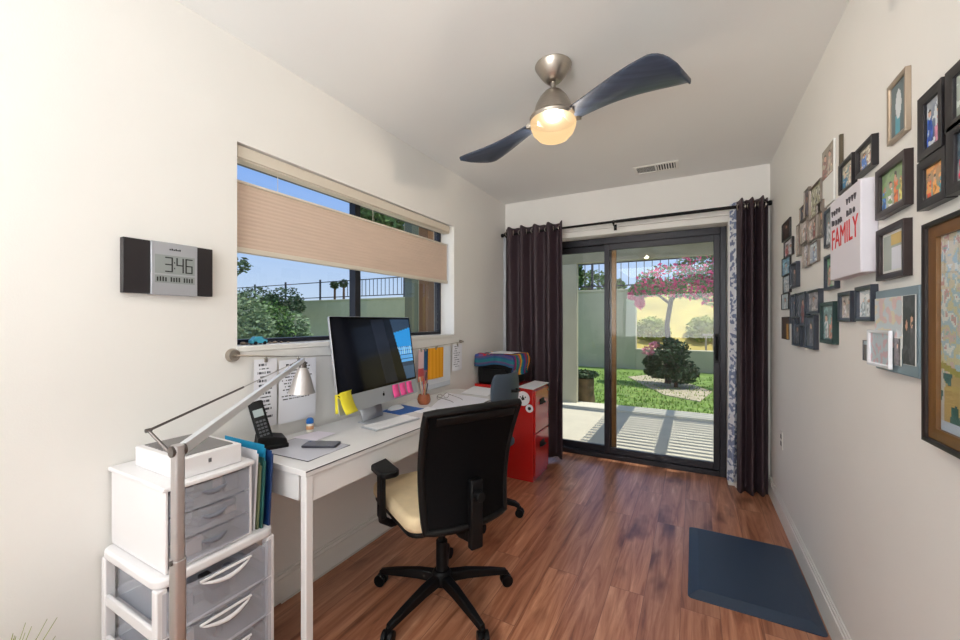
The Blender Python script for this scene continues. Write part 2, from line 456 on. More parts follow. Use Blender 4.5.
def curtain(name, label, x0, x1, nf, amp, zbot, seed, m, ztop=RZ + .05, yc=RY, ph=0.0, flare=0.0, grom=True, skew=0.0, parent=None, pic=None):
    rnd = random.Random(seed); jit = [rnd.uniform(-1, 1) for _ in range(60)]
    t = thing(name, label, 'curtain', ((x0 + x1) / 2, yc, zbot))
    def fn(u, v):
        # v=0 top, 1 bottom
        a = amp * (1.0 - .25 * v) * (1 + .25 * math.sin(3 * u * nf + seed))
        uu = u + .012 * math.sin(v * 3 + jit[int(u * 20) % 60] * .5) * (v)
        x = x0 + (x1 - x0) * (.5 + (uu - .5) * (1 + flare * v)) + skew * v
        y = yc + a * math.cos(2 * math.pi * nf * u + ph + .35 * v * math.sin(seed + u * 4)) + .006 * math.sin(9 * v + 14 * u + seed)
        z = ztop + (zbot - ztop) * v
        if v < .01: z += .006 * math.cos(2 * math.pi * nf * u * 2 + ph)
        if v > .96: y += (v - .96) * .3 * math.sin(7 * u + seed)
        return Vector((x, y, z))
    b = newbm(); sheet(b, fn, int(nf * 20), 50)
    obj('fabric', b, m, t, world=True, solid=.003, smooth=True, ang=80)
    if grom:
        k = 0
        while True:
            u = (math.pi / 2 - ph + math.pi * k) / (2 * math.pi * nf); k += 1
            if u > 1: break
            if u < 0: continue
            p = fn(u, .045 / (ztop - zbot)); 
            b = newbm()
            M = Matrix.Translation((p.x, p.y, RZ)) @ Matrix.Rotation(R(90), 4, 'Y') @ Matrix.Rotation(R(25 if k % 2 else -25), 4, 'X')
            n = 20; ring = []
            for i in range(n):
                an = 2 * math.pi * i / n; row = []
                for j in range(6):
                    bn = 2 * math.pi * j / 6; rr = .021 + .004 * math.cos(bn)
                    row.append(b.verts.new(M @ Vector((rr * math.cos(an), rr * math.sin(an), .004 * math.sin(bn)))))
                ring.append(row)
            for i in range(n):
                for j in range(6): b.faces.new((ring[i][j], ring[(i + 1) % n][j], ring[(i + 1) % n][(j + 1) % 6], ring[i][(j + 1) % 6]))
            obj('grommet', b, M_nickel, t, world=True)
    return t
curtain('curtain', 'dark plum curtain panel gathered beside the red filing cabinet', -1.625, -1.035, 4.5, .045, .03, 3, M_curt)
curtain('curtain', 'dark plum curtain panel gathered in the corner by the picture wall', .285, .475, 3.0, .05, .008, 8, M_curt, ph=.8)
# patterned drape between the plum panel and the casing
def pat(u, v):
    n = noise.noise(Vector((u * 5, v * 75, 3.3))) + .5 * noise.noise(Vector((u * 12, v * 150, 1.3)))
    return (128, 138, 168) if n > .10 else ((150, 160, 185) if n > 0.02 else (226, 228, 234))
t = thing('patterned_curtain', 'narrow white curtain with blue leafy print showing behind the plum panel', 'curtain', (.27, RY + .05, .03))
picture('fabric', (.232, RY + .062, .05), (.10, 0, 0), (0, 0, 2.12), 30, 420, pat, mat_attr('printed_cotton', .8, .3), t, world=True,
        disp=lambda u, v: Vector((.018 * math.sin(v * 2.2 + .3) - .012 * (1 - v), .022 * math.cos(u * 9), 0)))
t = thing('blackout_liner', 'pale grey curtain liner edge against the corner by the filing cabinet', 'curtain', (-1.635, RY + .03, .05))
b = newbm(); sheet(b, lambda u, v: Vector((-1.645 + .03 * u, RY + .03 + .012 * math.sin(u * 6), .05 + 2.04 * v)), 8, 10)
obj('fabric', b, mat('liner_cloth', (205, 208, 214), .8), t, world=True, solid=.002)

# ------------------------------------------------------------------ ceiling fan
FX, FY = -.563, 1.743
t = thing('ceiling_fan', 'two-blade ceiling fan with brushed nickel body and lit glass bowl', 'ceiling fan', (FX, FY, H))
b = newbm(); lathe(b, [(.0, 0), (.080, 0), (.083, -.005), (.081, -.012), (.068, -.032), (.052, -.055), (.036, -.073), (.022, -.079), (0, -.079)], 40); obj('canopy', b, M_nickel, t)
b = newbm(); tube(b, [(0, 0, -.075), (0, 0, -.13)], .0115, 16); obj('downrod', b, M_nickel, t)
b = newbm(); lathe(b, [(0, -.112), (.022, -.113), (.042, -.126), (.062, -.150), (.077, -.178), (.085, -.204), (.087, -.226), (.100, -.231), (.107, -.241), (.104, -.256), (0, -.259)], 44); obj('motor_housing', b, M_nickel, t)
M_bowl = mat('lit_frosted_bowl', (6, 5, 4), .4, spec=.05, emit=(255, 214, 158), es=1.0)
_n = M_bowl.node_tree; _o = _n.nodes['Material Output']; _m = _n.nodes.new('ShaderNodeMixShader'); _m.inputs[0].default_value = .35
_t = _n.nodes.new('ShaderNodeBsdfTransparent'); _t.inputs[0].default_value = (1, .92, .8, 1)
_n.links.new(_n.nodes['Principled BSDF'].outputs[0], _m.inputs[1]); _n.links.new(_t.outputs[0], _m.inputs[2]); _n.links.new(_m.outputs[0], _o.inputs[0])
b = newbm(); lathe(b, [(0, -.247), (.098, -.248), (.104, -.260), (.101, -.282), (.090, -.310), (.067, -.334), (.036, -.347), (0, -.350)], 44); obj('glass_bowl', b, M_bowl, t)
M_blade = mat('dark_walnut_blade', (58, 68, 86), .38, var=.25, scale=6, stretch=(1, 12, 1), coat=.3)
def blade(sgn):
    root = -.246
    top = []
    def fn(u, v):
        s = u; x = .105 + .455 * s
        sm = .45 * s * s * (3 - 2 * s) + .55 * (1 - (1 - s) ** 2)
        yn = -(.040 + .150 * sm); yf = .045 - .030 * math.sin(math.pi * s) - .01 * s
        if s > .80:
            k = (s - .80) / .20; c = math.sqrt(max(0, 1 - k ** 2.2)); mid = yf - .02
            yn = mid + (yn - mid) * (c * .9 + .1 * (1 - k)); yf = mid + (yf - mid) * (1 - .3 * k * k)
        y = yn + (yf - yn) * v
        z = root - .030 * s - .18 * y * (1 - .55 * s) - .012 * math.sin(math.pi * v)
        return Vector((x, y, z))
    b = newbm(); sheet(b, fn, 30, 8)
    if sgn < 0: bmesh.ops.rotate(b, verts=b.verts[:], cent=(0, 0, 0), matrix=Matrix.Rotation(math.pi, 3, 'Z'))
    bmesh.ops.rotate(b, verts=b.verts[:], cent=(0, 0, 0), matrix=Matrix.Rotation(R(-12), 3, 'Z'))
    obj('blade', b, M_blade, t, solid=.009, bev=.002)
    b = newbm()
    poly = [(.06, -.036), (.118, -.042), (.118, .046), (.06, .036)]
    Mx = Matrix.Rotation(R(-12) + (math.pi if sgn < 0 else 0), 4, 'Z') @ Matrix.Translation((0, 0, -.262)) @ Matrix.Rotation(R(-10), 4, 'X')
    prism(b, poly, 0, .022, Mx); obj('blade_holder', b, M_nickel, t, bev=.003)
blade(1); blade(-1)
gl = bpy.data.lights.new('fan_lamp_light', 'POINT'); gl.energy = 22; gl.color = (1.0, .94, .88); gl.shadow_soft_size = .022
go = bpy.data.objects.new('fan_lamp_light', gl); C.objects.link(go); go.location = (FX, FY, H - .30)

# ceiling vent
vp = on_z(656, 167.5, H)
t = thing('ceiling_vent', 'small white louvred air vent set in the ceiling', 'vent', (vp.x, vp.y, H))
b = newbm(); W2, D2 = .155, .085
for x0, x1, y0, y1 in ((-W2, W2, -D2, -D2 + .022), (-W2, W2, D2 - .022, D2), (-W2, -W2 + .022, -D2 + .022, D2 - .022), (W2 - .022, W2, -D2 + .022, D2 - .022), (-.006, .006, -D2 + .022, D2 - .022)):
    box(b, x0, x1, y0, y1, -.008, -.001)
obj('frame', b, M_trim, t, bev=.001)
bx('backing', (-W2 + .01, W2 - .01, -D2 + .01, D2 - .01, -.002, -.0005), mat('vent_dark', (46, 44, 42), .8), t)
b = newbm()
for i in range(7):
    y = -D2 + .03 + i * .018; box(b, -W2 + .022, -.006, y, y + .002, -.004, -.0025)
for i in range(7):
    x = .012 + i * .018; box(b, x, x + .008, -D2 + .022, D2 - .022, -.009, -.003)
obj('louvre', b, M_trim, t)

# ------------------------------------------------------------------ desk
DKX0, DKX1, DKY0, DKY1, DKZ = XL + .012, -1.188, .922, 2.60, .75
t = thing('desk', 'long white desk standing against the window wall', 'desk', ((DKX0 + DKX1) / 2, (DKY0 + DKY1) / 2, 0))
b = newbm(); box(b, DKX0, DKX1, DKY0, DKY1, DKZ - .022, DKZ); obj('tabletop', b, M_white, t, world=True, bev=.002)
b = newbm()
box(b, DKX1 - .026, DKX1 - .008, DKY0 + .0345, DKY1 - .0345, DKZ - .12, DKZ - .0225)
obj('front_apron', b, M_white, t, world=True, bev=.002)
b = newbm(); box(b, DKX0 + .05, DKX1 - .055, DKY0 + .012, DKY0 + .03, DKZ - .12, DKZ - .0225); obj('side_apron', b, M_white, t, world=True, bev=.002)
b = newbm(); box(b, DKX0 + .05, DKX1 - .055, DKY1 - .03, DKY1 - .012, DKZ - .12, DKZ - .0225); obj('side_apron', b, M_white, t, world=True, bev=.002)
b = newbm(); box(b, DKX0 + .004, DKX0 + .02, DKY0 + .052, DKY1 - .052, DKZ - .16, DKZ - .0225); obj('back_panel', b, M_white, t, world=True, bev=.002)
for x0, x1 in ((DKX0 + .005, DKX0 + .035), (DKX1 - .034, DKX1 - .004)):
    for y0, y1 in ((DKY0 + .004, DKY0 + .034), (DKY1 - .034, DKY1 - .004)):
        b = newbm(); box(b, x0, x1, y0, y1, 0, DKZ - .0225); obj('leg', b, M_white, t, world=True, bev=.003)
b = newbm(); box(b, DKX1, DKX1 + .0012, DKY0, DKY1, DKZ - .006, DKZ - .0015); obj('edge_strip', b, mat('dark_sheet_edge', (60, 56, 66), .4), bpy.data.objects['desk'], world=True, label='thin dark edge strip')

# desk things -----------------------------------------------------
def deskp(px, py, z=DKZ): return on_z(px, py, z)
def rotpoly(px_list, z): return [tuple(on_z(x, y, z)[:2]) for x, y in px_list]
def flat(name, label, cat, pxs, z0, th, m, bev=0.0):
    P = rotpoly(pxs, z0 + th); c = Vector((sum(p[0] for p in P) / len(P), sum(p[1] for p in P) / len(P), z0))
    b = newbm(); prism(b, [(p[0] - c.x, p[1] - c.y) for p in P], 0, th)
    o = obj(name, b, m, bev=bev); o.location = c
    return tag(o, label, cat)

M_mon_al = mat('monitor_aluminium', (196, 199, 206), .35, metal=.6)
blx = Vector((-1.397, 1.249, .845)); brx = Vector((-1.467, 1.929, .845)); cen = (blx + brx) / 2
W_, H_ = .665, .455
t = thing('computer_monitor', 'large all-in-one desktop computer with black screen on the desk', 'computer', (cen.x, cen.y, DKZ), R(95.9))
Mt = Matrix.Translation((0, 0, .095)) @ Matrix.Rotation(R(-8), 4, 'X')
def tb(name, dims, m, par, bev=.002, label=None, M=Mt, **k):
    b = newbm(); box(b, *dims, M=M); return obj(name, b, m, par, bev=bev, label=label, **k)
b = newbm()
prism(b, rrect(-W_ / 2, W_ / 2, 0, H_, .01), -.008, .002, Mt @ Matrix.Rotation(R(90), 4, 'X'))
obj('casing', b, M_mon_al, t, bev=.001)
b = newbm()
sheet(b, lambda u, v: Mt @ Vector(((u - .5) * W_ * .96, .008 + .035 * (1 - (2 * u - 1) ** 2) * math.sin(math.pi * min(1, max(0, v))), .012 + v * (H_ - .024))), 16, 12)
obj('rear_shell', b, M_mon_al, t)
def scr(u, v):  # dark tones with a paler slanted band and a blue side patch
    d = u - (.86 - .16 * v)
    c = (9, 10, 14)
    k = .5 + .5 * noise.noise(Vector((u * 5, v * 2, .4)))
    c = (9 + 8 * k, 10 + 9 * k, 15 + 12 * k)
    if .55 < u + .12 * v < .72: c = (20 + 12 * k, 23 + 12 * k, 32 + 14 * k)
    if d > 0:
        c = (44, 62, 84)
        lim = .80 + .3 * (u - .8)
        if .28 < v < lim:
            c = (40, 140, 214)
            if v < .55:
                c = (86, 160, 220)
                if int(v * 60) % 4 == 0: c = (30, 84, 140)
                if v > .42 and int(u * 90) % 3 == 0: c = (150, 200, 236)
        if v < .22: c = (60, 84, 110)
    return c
cz = .083
b = newbm()
prism(b, rrect(-W_ / 2 + .002, W_ / 2 - .002, cz, H_ - .002, .008), .002, .0035, Mt @ Matrix.Rotation(R(90), 4, 'X')); obj('screen_bezel', b, mat('glossy_black_bezel', (8, 8, 10), .08, spec=.2), t, label='glossy black bezel')
o0 = Mt @ Vector((-W_ / 2 + .014, -.0040, cz + .012)); ux = Vector((W_ - .028, 0, 0)); uz = (Mt.to_3x3() @ Vector((0, 0, H_ - cz - .026)))
picture('screen', o0, ux, uz, 110, 70, scr, mat_attr('screen_colours', .08, .16, es=.5), t, label='dark screen with a blue patch at one side')
b = newbm(); 
lathe(b, [(0, 0), (.0085, 0), (.0085, .0006), (0, .0006)], 16, Mt @ Matrix.Translation((0, -.0025, .043)) @ Matrix.Rotation(R(90), 4, 'X'))
lathe(b, [(0, 0), (.003, 0), (.003, .0006), (0, .0006)], 10, Mt @ Matrix.Translation((.003, -.0025, .055)) @ Matrix.Rotation(R(90), 4, 'X'))
obj('chin_emblem', b, M_black, t, label='small black fruit-shaped emblem')
b = newbm()
P = [(-.095, -.10), (.095, -.10), (.095, .10), (-.095, .10)]
prism(b, rrect(-.095, .095, -.072, .10, .01), 0, .006); obj('foot', b, M_mon_al, t, bev=.002)
b = newbm(); sheet(b, lambda u, v: Vector(((u - .5) * .17, .07 + .035 * math.sin(v * 2.2), .005 + v * .30)), 2, 10); obj('stand_neck', b, M_mon_al, t, solid=.006)

# sticky notes
def note(name, label, cat, loc, rz, w_, h_, m, tilt, curl, lift=0.0, group=None):
    b = newbm()
    sheet(b, lambda u, v: Vector(((u - .5) * w_, -curl * v * v, -v * h_)), 2, 8)
    o = obj(name, b, m, solid=.0008); o.location = loc; o.rotation_euler = (tilt, 0, rz)
    return tag(o, label, cat, group)
def monp(x, z, dy=-.006):
    return Matrix.Translation((cen.x, cen.y, DKZ)) @ Matrix.Rotation(R(95.9), 4, 'Z') @ Mt @ Vector((x, dy, z))
M_yel = mat('yellow_note_paper', (246, 232, 60), .8); M_pink = mat('pink_note_paper', (250, 92, 164), .8)
note('sticky_note', 'yellow sticky note hanging off the screen corner, front one', 'sticky note', monp(-.285, .105, -.010), R(95.9 + 8), .095, .098, M_yel, 0.0, .035)
note('sticky_note', 'yellow sticky note half hidden under the other yellow one', 'sticky note', monp(-.312, .098, -.0055), R(95.9 - 6), .07, .085, M_yel, 0.0, .004)
for i, (x_, l_) in enumerate(((.110, 'pink sticky note on the silver chin, nearest the emblem'), (.178, 'pink sticky note on the silver chin, middle one of three'), (.246, 'pink sticky note on the silver chin, nearest the pen pot'))):
    note('sticky_note', l_, 'sticky note', monp(x_, .078, -.0035), R(95.9), .056, .068, M_pink, R(-3), .012, group='pink notes on the computer')

# keyboard, mouse, pad, glass sheet, papers
kx = (deskp(361, 430) + deskp(388, 420)) / 2
M_keys = mat('white_keys', (244, 244, 246), .35)
k1, k2, k3, k4 = deskp(361, 428), deskp(376, 434), deskp(420, 421), deskp(405, 414)
kc = (k1 + k2 + k3 + k4) / 4; kdir = (k3 - k2).normalized(); kang = math.atan2(kdir.y, kdir.x)
t = thing('keyboard', 'slim white wireless keyboard lying in front of the screen', 'keyboard', (kc.x, kc.y, DKZ + .0025), kang)
klen = (k3 - k2).length; kw = .115
bx('base', (-klen / 2, klen / 2, -kw / 2, kw / 2, 0, .007), M_mon_al, t, bev=.002)
b = newbm()
for r_ in range(5):
    for c_ in range(14):
        if r_ == 0 and 4 <= c_ <= 8: continue
        x = -klen / 2 + .008 + c_ * (klen - .016) / 14; y = -kw / 2 + .007 + r_ * .0205
        box(b, x + .0012, x + (klen - .016) / 14 - .0012, y, y + .018, .007, .0095)
x = -klen / 2 + .008 + 4 * (klen - .016) / 14
box(b, x + .0012, x + 5 * (klen - .016) / 14 - .0012, -kw / 2 + .007, -kw / 2 + .025, .007, .0095)
obj('keys', b, M_keys, t)
M_clear = mat_glass('clear_desk_sheet', 1.3, (.99, .99, 1))
M_sheetedge = mat('smoky_sheet', (206, 206, 216), .12, coat=.3)
dm = [on_z(x_, y_, DKZ + .002) for x_, y_ in ((256, 450), (308, 461.5), (350, 445), (300, 437))]
t = thing('desk_mat', 'clear glossy desk sheet with dark edge under the mobile phone', 'desk mat', (dm[0].x, dm[0].y, DKZ))
b = newbm(); prism(b, [(p.x, p.y) for p in dm], DKZ + .0002, DKZ + .0022); obj('clear_sheet', b, M_sheetedge, t, world=True)
b = newbm(); tube(b, [(p.x, p.y, DKZ + .0016) for p in dm] + [(dm[0].x, dm[0].y, DKZ + .0016)], .0014, 6); obj('dark_edge', b, mat('dark_sheet_edge', (60, 56, 66), .4), t, world=True)
flat('mouse_pad', 'blue mouse pad beside the keyboard end', 'mouse pad', [(382, 411), (400, 414.5), (424, 408.5), (402, 404.5)], DKZ + .0004, .003, mat('blue_pad', (28, 92, 172), .6, var=.1, scale=30))
mp_ = deskp(396, 409.5)
t = thing('computer_mouse', 'small white mouse resting on the blue pad', 'mouse', (mp_.x, mp_.y, DKZ + .004), kang)
b = newbm()
sheet(b, lambda u, v: Vector((-.052 + .104 * u, (-.028 + .056 * v) * math.sin(math.pi * (.12 + .76 * u)) ** .5, .024 * (math.sin(math.pi * u) * math.sin(math.pi * v)) ** .45 if 0 < u < 1 and 0 < v < 1 else 0)), 16, 12)
obj('shell', b, M_keys, t)

# cordless phone
pp = deskp(270, 441)
t = thing('cordless_phone', 'black cordless phone standing in its charging base on the desk', 'phone', (-1.552, 1.035, DKZ), R(65)); t.scale = (1.15, 1.15, 1.12)
b = newbm(); box(b, -.052, .052, -.05, .045, 0, .018)
prism(b, [(-.05, 0), (.052, 0), (.045, .035), (.0, .045), (-.045, .05)], -.04, .045, Matrix.Rotation(R(90), 4, 'X'))
obj('charging_base', b, M_black, t, bev=.006, seg=3)
b = newbm(); Mh = Matrix.Translation((-.018, -.030, .028)) @ Matrix.Rotation(R(-12), 4, 'Y') @ Matrix.Rotation(R(-24), 4, 'X')
prism(b, rrect(-.024, .024, -.012, .012, .008), 0, .155, Mh); h_ = obj('handset', b, M_black, t, bev=.004, seg=3)
b = newbm(); box(b, -.016, .016, -.0135, -.011, .095, .122, M=Mh); obj('display', b, mat('lcd_grey', (150, 160, 160), .2), h_)
b = newbm()
for r_ in range(5):
    for c_ in range(3): box(b, -.015 + c_ * .011, -.007 + c_ * .011, -.0138, -.0115, .022 + r_ * .013, .029 + r_ * .013, M=Mh)
obj('keypad', b, mat('phone_keys', (70, 72, 78), .4), h_)

# blue-capped bottle
bp_ = deskp(310, 432)
t = thing('glue_bottle', 'little white bottle with blue cap beneath the lamp shade', 'bottle', (bp_.x, bp_.y, DKZ + .0025))
b = newbm(); lathe(b, [(0, 0), (.016, 0), (.0165, .004), (.0165, .034), (.012, .042), (0, .042)], 20); obj('body', b, mat('milky_bottle', (235, 228, 214), .3), t)
b = newbm(); lathe(b, [(.0168, .012), (.0171, .013), (.0171, .028), (.0168, .029)], 20); obj('label_band', b, mat('orange_band', (226, 168, 120), .5), t)
b = newbm(); lathe(b, [(0, .040), (.0165, .040), (.0175, .044), (.016, .058), (.010, .064), (0, .065)], 20); obj('cap', b, mat('blue_cap', (30, 108, 190), .35), t, label='blue cap')

# smartphone
q1, q2 = deskp(304, 446.5), deskp(339, 448)
pc = deskp(321.5, 446)
t = thing('smartphone', 'dark smartphone lying flat on the clear sheet', 'mobile phone', (pc.x, pc.y, DKZ + .0026), R(28))
b = newbm(); prism(b, rrect(-.072, .072, -.036, .036, .01), 0, .0085); obj('case', b, mat('phone_case', (52, 54, 66), .3), t, bev=.002)
b = newbm(); prism(b, rrect(-.068, .068, -.032, .032, .007), .0085, .0092); obj('display', b, mat('phone_screen', (70, 74, 92), .06, coat=.5), t)
flat('note_sheet', 'thin pale slip of paper just behind the phone', 'paper', [(292, 437.5), (316, 440.5), (336, 433), (318, 431)], DKZ + .0026, .0006, mat('lilac_paper', (226, 218, 228), .8))

# pen pot
cp = deskp(424, 404)
t = thing('pen_pot', 'small round wooden pot holding pens beside the screen', 'pen pot', (cp.x, cp.y, DKZ))
b = newbm(); lathe(b, [(0, 0), (.028, 0), (.038, .012), (.042, .03), (.038, .05), (.033, .062), (.028, .062), (.028, .02), (0, .016)], 24); obj('bowl', b, mat('terracotta_wood', (150, 82, 48), .5, var=.15, scale=30), t)
for i, (dx, dy, hh, c, r_) in enumerate(((.0, .012, .20, (30, 30, 34), .004), (-.012, -.006, .17, (214, 190, 170), .005), (.012, -.008, .15, (190, 150, 110), .004), (-.004, .004, .16, (180, 60, 50), .004), (.01, .006, .13, (60, 60, 70), .004))):
    p = newbm(); tube(p, [(dx * .4, dy * .4, .02), (dx * 2.0, dy * 2.0, hh)], r_, 8)
    o = obj('pen', p, mat('pen_colour_%s' % ['black', 'cream', 'tan', 'red', 'slate'][i], c, .4)); o.location = (cp.x, cp.y, DKZ)
    tag(o, ['black pen standing tallest in the wooden pot', 'cream pen standing in the wooden pot', 'tan pencil leaning in the wooden pot', 'red pen standing in the wooden pot', 'slate grey pen leaning low in the wooden pot'][i], 'pen', 'pens in the pot')

# papers on the far half of the desk
M_pl = mat('pale_paper', (226, 226, 234), .7)
flat('paper_sheet', 'broad white papers spread between pen pot and blue chair', 'paper', [(430, 408), (470, 411), (489, 399), (447, 392.5)], DKZ + .0004, .003, M_pl)
flat('paper_sheet', 'white paper sheet lying at the rear of the desk by the printer', 'paper', [(461, 393), (487, 396), (498, 389), (474, 386)], DKZ + .0036, .002, M_paper)
flat('paper_sheet', 'white paper strip sticking out under the broad papers', 'paper', [(414, 411.5), (426, 413.5), (436, 409), (428, 406.5)], DKZ + .0004, .0015, M_paper)
t = thing('eyeglasses', 'thin dark eyeglasses lying folded on the spread papers', 'glasses', tuple(deskp(443, 399.5)[:2]) + (DKZ + .0036,), R(80))
b = newbm()
for sx_ in (-1, 1):
    tube(b, [(sx_ * .033 + .024 * math.cos(a * math.pi / 8), 0, .019 + .017 * math.sin(a * math.pi / 8)) for a in range(17)], .0012, 6, caps=False)
tube(b, [(-.009, 0, .022), (0, 0, .026), (.009, 0, .022)], .0012, 6); obj('rims', b, M_black, t)
for sx_ in (-1, 1):
    b = newbm(); tube(b, [(sx_ * .057, 0, .024), (sx_ * .05, -.11, .010), (sx_ * .045, -.135, .002)], .0015, 6); obj('temple', b, M_black, t)

# ------------------------------------------------------------------ wall cable rail with hanging papers (left wall)
RX = XL + .032
ra = on_x(235, 355.5, XL + .02); rb = on_x(463, 341.5, XL + .03)
rz_ = ra.z
def wirez(y):
    k = (y - ra.y) / (rb.y - ra.y); k = min(1, max(0, k)); return ra.z + (rb.z - ra.z) * k - .042 * 4 * k * (1 - k) * (1 - .35 * k)
t = thing('wire_rail', 'thin steel wire rail on round mount below the window', 'wire rail', (XL, ra.y, rz_))
for yy, rr in ((ra.y, .028), (rb.y, .012)):
    zz_ = wirez(yy); b = newbm(); tube(b, [(XL, yy, zz_), (XL + .008, yy, zz_), (XL + .02, yy, zz_)], [rr, rr, rr * .8], 24); tube(b, [(XL + .018, yy, zz_), (RX + .002, yy, zz_)], .006, 10)
    obj('wall_mount', b, M_nickel, t, world=True)
b = newbm(); tube(b, [(RX, ra.y + (rb.y - ra.y) * k / 30, wirez(ra.y + (rb.y - ra.y) * k / 30)) for k in range(31)], [.0034 if k < 4 else .0018 for k in range(31)], 8)
obj('wire', b, M_nickel, t, world=True)

def textlines(seed, bgc=(240, 240, 246), ink=(90, 92, 100), rows=14, top=.93, bot=.1, indent=.12, dens=.75):
    rn = random.Random(seed); L = [(rn.uniform(.4, .95), rn.uniform(0, .15)) for _ in range(rows)]
    def f(u, v):
        if v > top or v < bot: return bgc
        k = (top - v) / (top - bot) * rows; i = min(rows - 1, int(k))
        if k - i > .45: return bgc
        ln, st = L[i]
        if indent + st < u < indent + st + (1 - 2 * indent - st) * ln and noise.noise(Vector((u * 40, i * 3.1, seed))) > -.25: return ink
        return bgc
    return f
def hang(name, label, cat, pxl, pxr, ytop, ybot, fn, x=RX, nu=40, nv=60, clip=True, group=None, col=None):
    a = on_x(pxl, ytop, x); c = on_x(pxr, ytop, x); bb = on_x(pxl, ybot, x)
    hgt = a.z - bb.z; ztop = a.z if not clip else wirez((a.y + c.y) / 2) - .012
    t = thing(name, label, cat, (x, a.y, ztop), group=group)
    picture('sheet', (x, a.y, ztop - hgt), (0, c.y - a.y, 0), (0, 0, hgt), nu, nv, fn, mat_attr('printed_paper', .8, .2), t, world=True,
            disp=lambda u, v: Vector((.006 * math.sin(u * 3) * (1 - v) - .004 * (1 - v), 0, 0)))
    if clip:
        yy = (a.y * .5 + c.y * .5); b = newbm()
        box(b, x - .004, x + .004, yy - .007, yy + .007, ztop - .014, ztop + .004); tube(b, [(x, yy, ztop + .003), (RX, yy, wirez(yy))], .0022, 6)
        obj('clip', b, M_nickel, t, world=True, bev=.001)
    return t
hang('hanging_paper', 'typed white list clipped to the wire nearest its round mount', 'paper', 254, 277, 364, 434, textlines(3), x=RX - .008)
hang('hanging_paper', 'typed white page clipped to the wire behind the lamp shade', 'paper', 279, 316, 362, 426, textlines(5, rows=12, bot=.34, ink=(60, 62, 72), indent=.06))
def orangepg(u, v): return (250, 176, 50) if int(u * 9) % 2 else (240, 162, 36)
hang('hanging_paper', 'large white sheet clipped beneath the orange pages', 'paper', 421, 450.5, 349, 392, lambda u, v: (232, 236, 242) if v > .12 or u < .1 else (214, 220, 230), x=RX - .012)
hang('hanging_paper', 'bright orange pages clipped on the white sheet beside the screen', 'paper', 428, 443.5, 350.5, 382, orangepg, x=RX, nu=18)
hang('hanging_paper', 'narrow white list hanging at the far end of the wire', 'paper', 452.5, 462, 345, 372, textlines(9, rows=10, ink=(150, 150, 160)))
hang('photo_strip', 'pink and white snapshot clipped right beside the screen edge', 'photo', 418.5, 424, 351, 383, lambda u, v: (238, 204, 206) if v > .45 else ((206, 92, 92) if v > .15 else (226, 150, 120)), x=RX + .004, nu=6, nv=12)
hang('bookmark', 'slim blue card hanging between snapshot and orange pages', 'card', 423, 428, 347, 382, lambda u, v: (54, 104, 150) if v > .35 else (180, 120, 130), x=RX - .006, nu=6, nv=10)

# things on the sill
sp = Vector((-1.712, 1.045, WZ0 + .004))
p0 = on_x(258, 342, -1.715)
t = thing('toy_car', 'small light blue toy car parked on the window sill', 'toy', (p0.x, p0.y, WZ0 + .004), R(90))
b = newbm(); prism(b, [(-.035, .006), (.035, .006), (.036, .02), (.02, .024), (.012, .036), (-.018, .036), (-.028, .024), (-.036, .02)], -.016, .016, Matrix.Rotation(R(90), 4, 'X'))
obj('body', b, mat('toy_blue', (74, 176, 206), .3, coat=.4), t, bev=.003)
for x_ in (-.021, .021):
    for y_ in (-.016, .016):
        b = newbm(); tube(b, [(x_, y_ - .003, .0075), (x_, y_ + .003, .0075)], .0075, 12); obj('wheel', b, M_black, t)
for i, (px_, s_) in enumerate(((243, .012), (247, .009), (251, .008), (270, .008), (275, .010), (281, .007), (288, .006))):
    p = on_x(px_, 343, -1.74)
    b = newbm(); bmesh.ops.create_icosphere(b, subdivisions=2, radius=s_)
    for v in b.verts: v.co = Vector((v.co.x * 1.2, v.co.y, v.co.z * .6)) * (1 + .15 * noise.noise(v.co * 90 + Vector((i, 0, 0))))
    o = obj('pebble', b, mat('pebble_stone', (150, 132, 116), .7, var=.2, scale=60)); o.location = (p.x, p.y, WZ0 + .004 + s_ * .55)
    tag(o, 'small grey-brown pebble on the sill beside the blue toy', 'pebble', 'pebbles on the window sill')

# ------------------------------------------------------------------ wall clock
ca, cb_, cc = on_x(118.75, 235.5, XL + .03), on_x(210, 247.5, XL + .03), on_x(118.75, 292, XL + .03)
cw, ch = cb_.y - ca.y, ca.z - cc.z
t = thing('wall_clock', 'digital wall clock with grey face between two black side panels', 'clock', (XL, ca.y + .012, cc.z))
def cbx(name, u0, u1, v0, v1, d0, d1, m, par=t, bev=.002, label=None):
    b = newbm(); box(b, d0, d1, u0, u1, v0, v1); return obj(name, b, m, par, bev=bev, label=label)
cbx('side_panel', 0, cw * .27, 0, ch, .002, .026, mat('clock_black', (34, 30, 34), .35)); cbx('side_panel', cw * .80, cw, 0, ch, .002, .026, MATS['clock_black'])
cbx('face', cw * .272, cw * .798, -.002, ch + .001, .0, .030, mat('clock_silver', (176, 178, 184), .35, metal=.3))
cbx('display', cw * .31, cw * .762, ch * .40, ch * .76, .030, .031, mat('lcd_panel', (150, 156, 154), .3), bev=0)
cbx('display', cw * .31, cw * .762, ch * .22, ch * .37, .030, .031, MATS['lcd_panel'], bev=0)
seg = {'3': 'abgcd', '4': 'fgbc', '6': 'afgecd'}
def digit(b, ch_, u0, v0, w_, h_, th):
    for s_ in seg[ch_]:
        d = {'a': (0, w_, h_ - th, h_), 'd': (0, w_, 0, th), 'g': (0, w_, h_ / 2 - th / 2, h_ / 2 + th / 2), 'f': (0, th, h_ / 2, h_), 'e': (0, th, 0, h_ / 2), 'b': (w_ - th, w_, h_ / 2, h_), 'c': (w_ - th, w_, 0, h_ / 2)}[s_]
        box(b, .031, .0316, u0 + d[0], u0 + d[1], v0 + d[2], v0 + d[3])
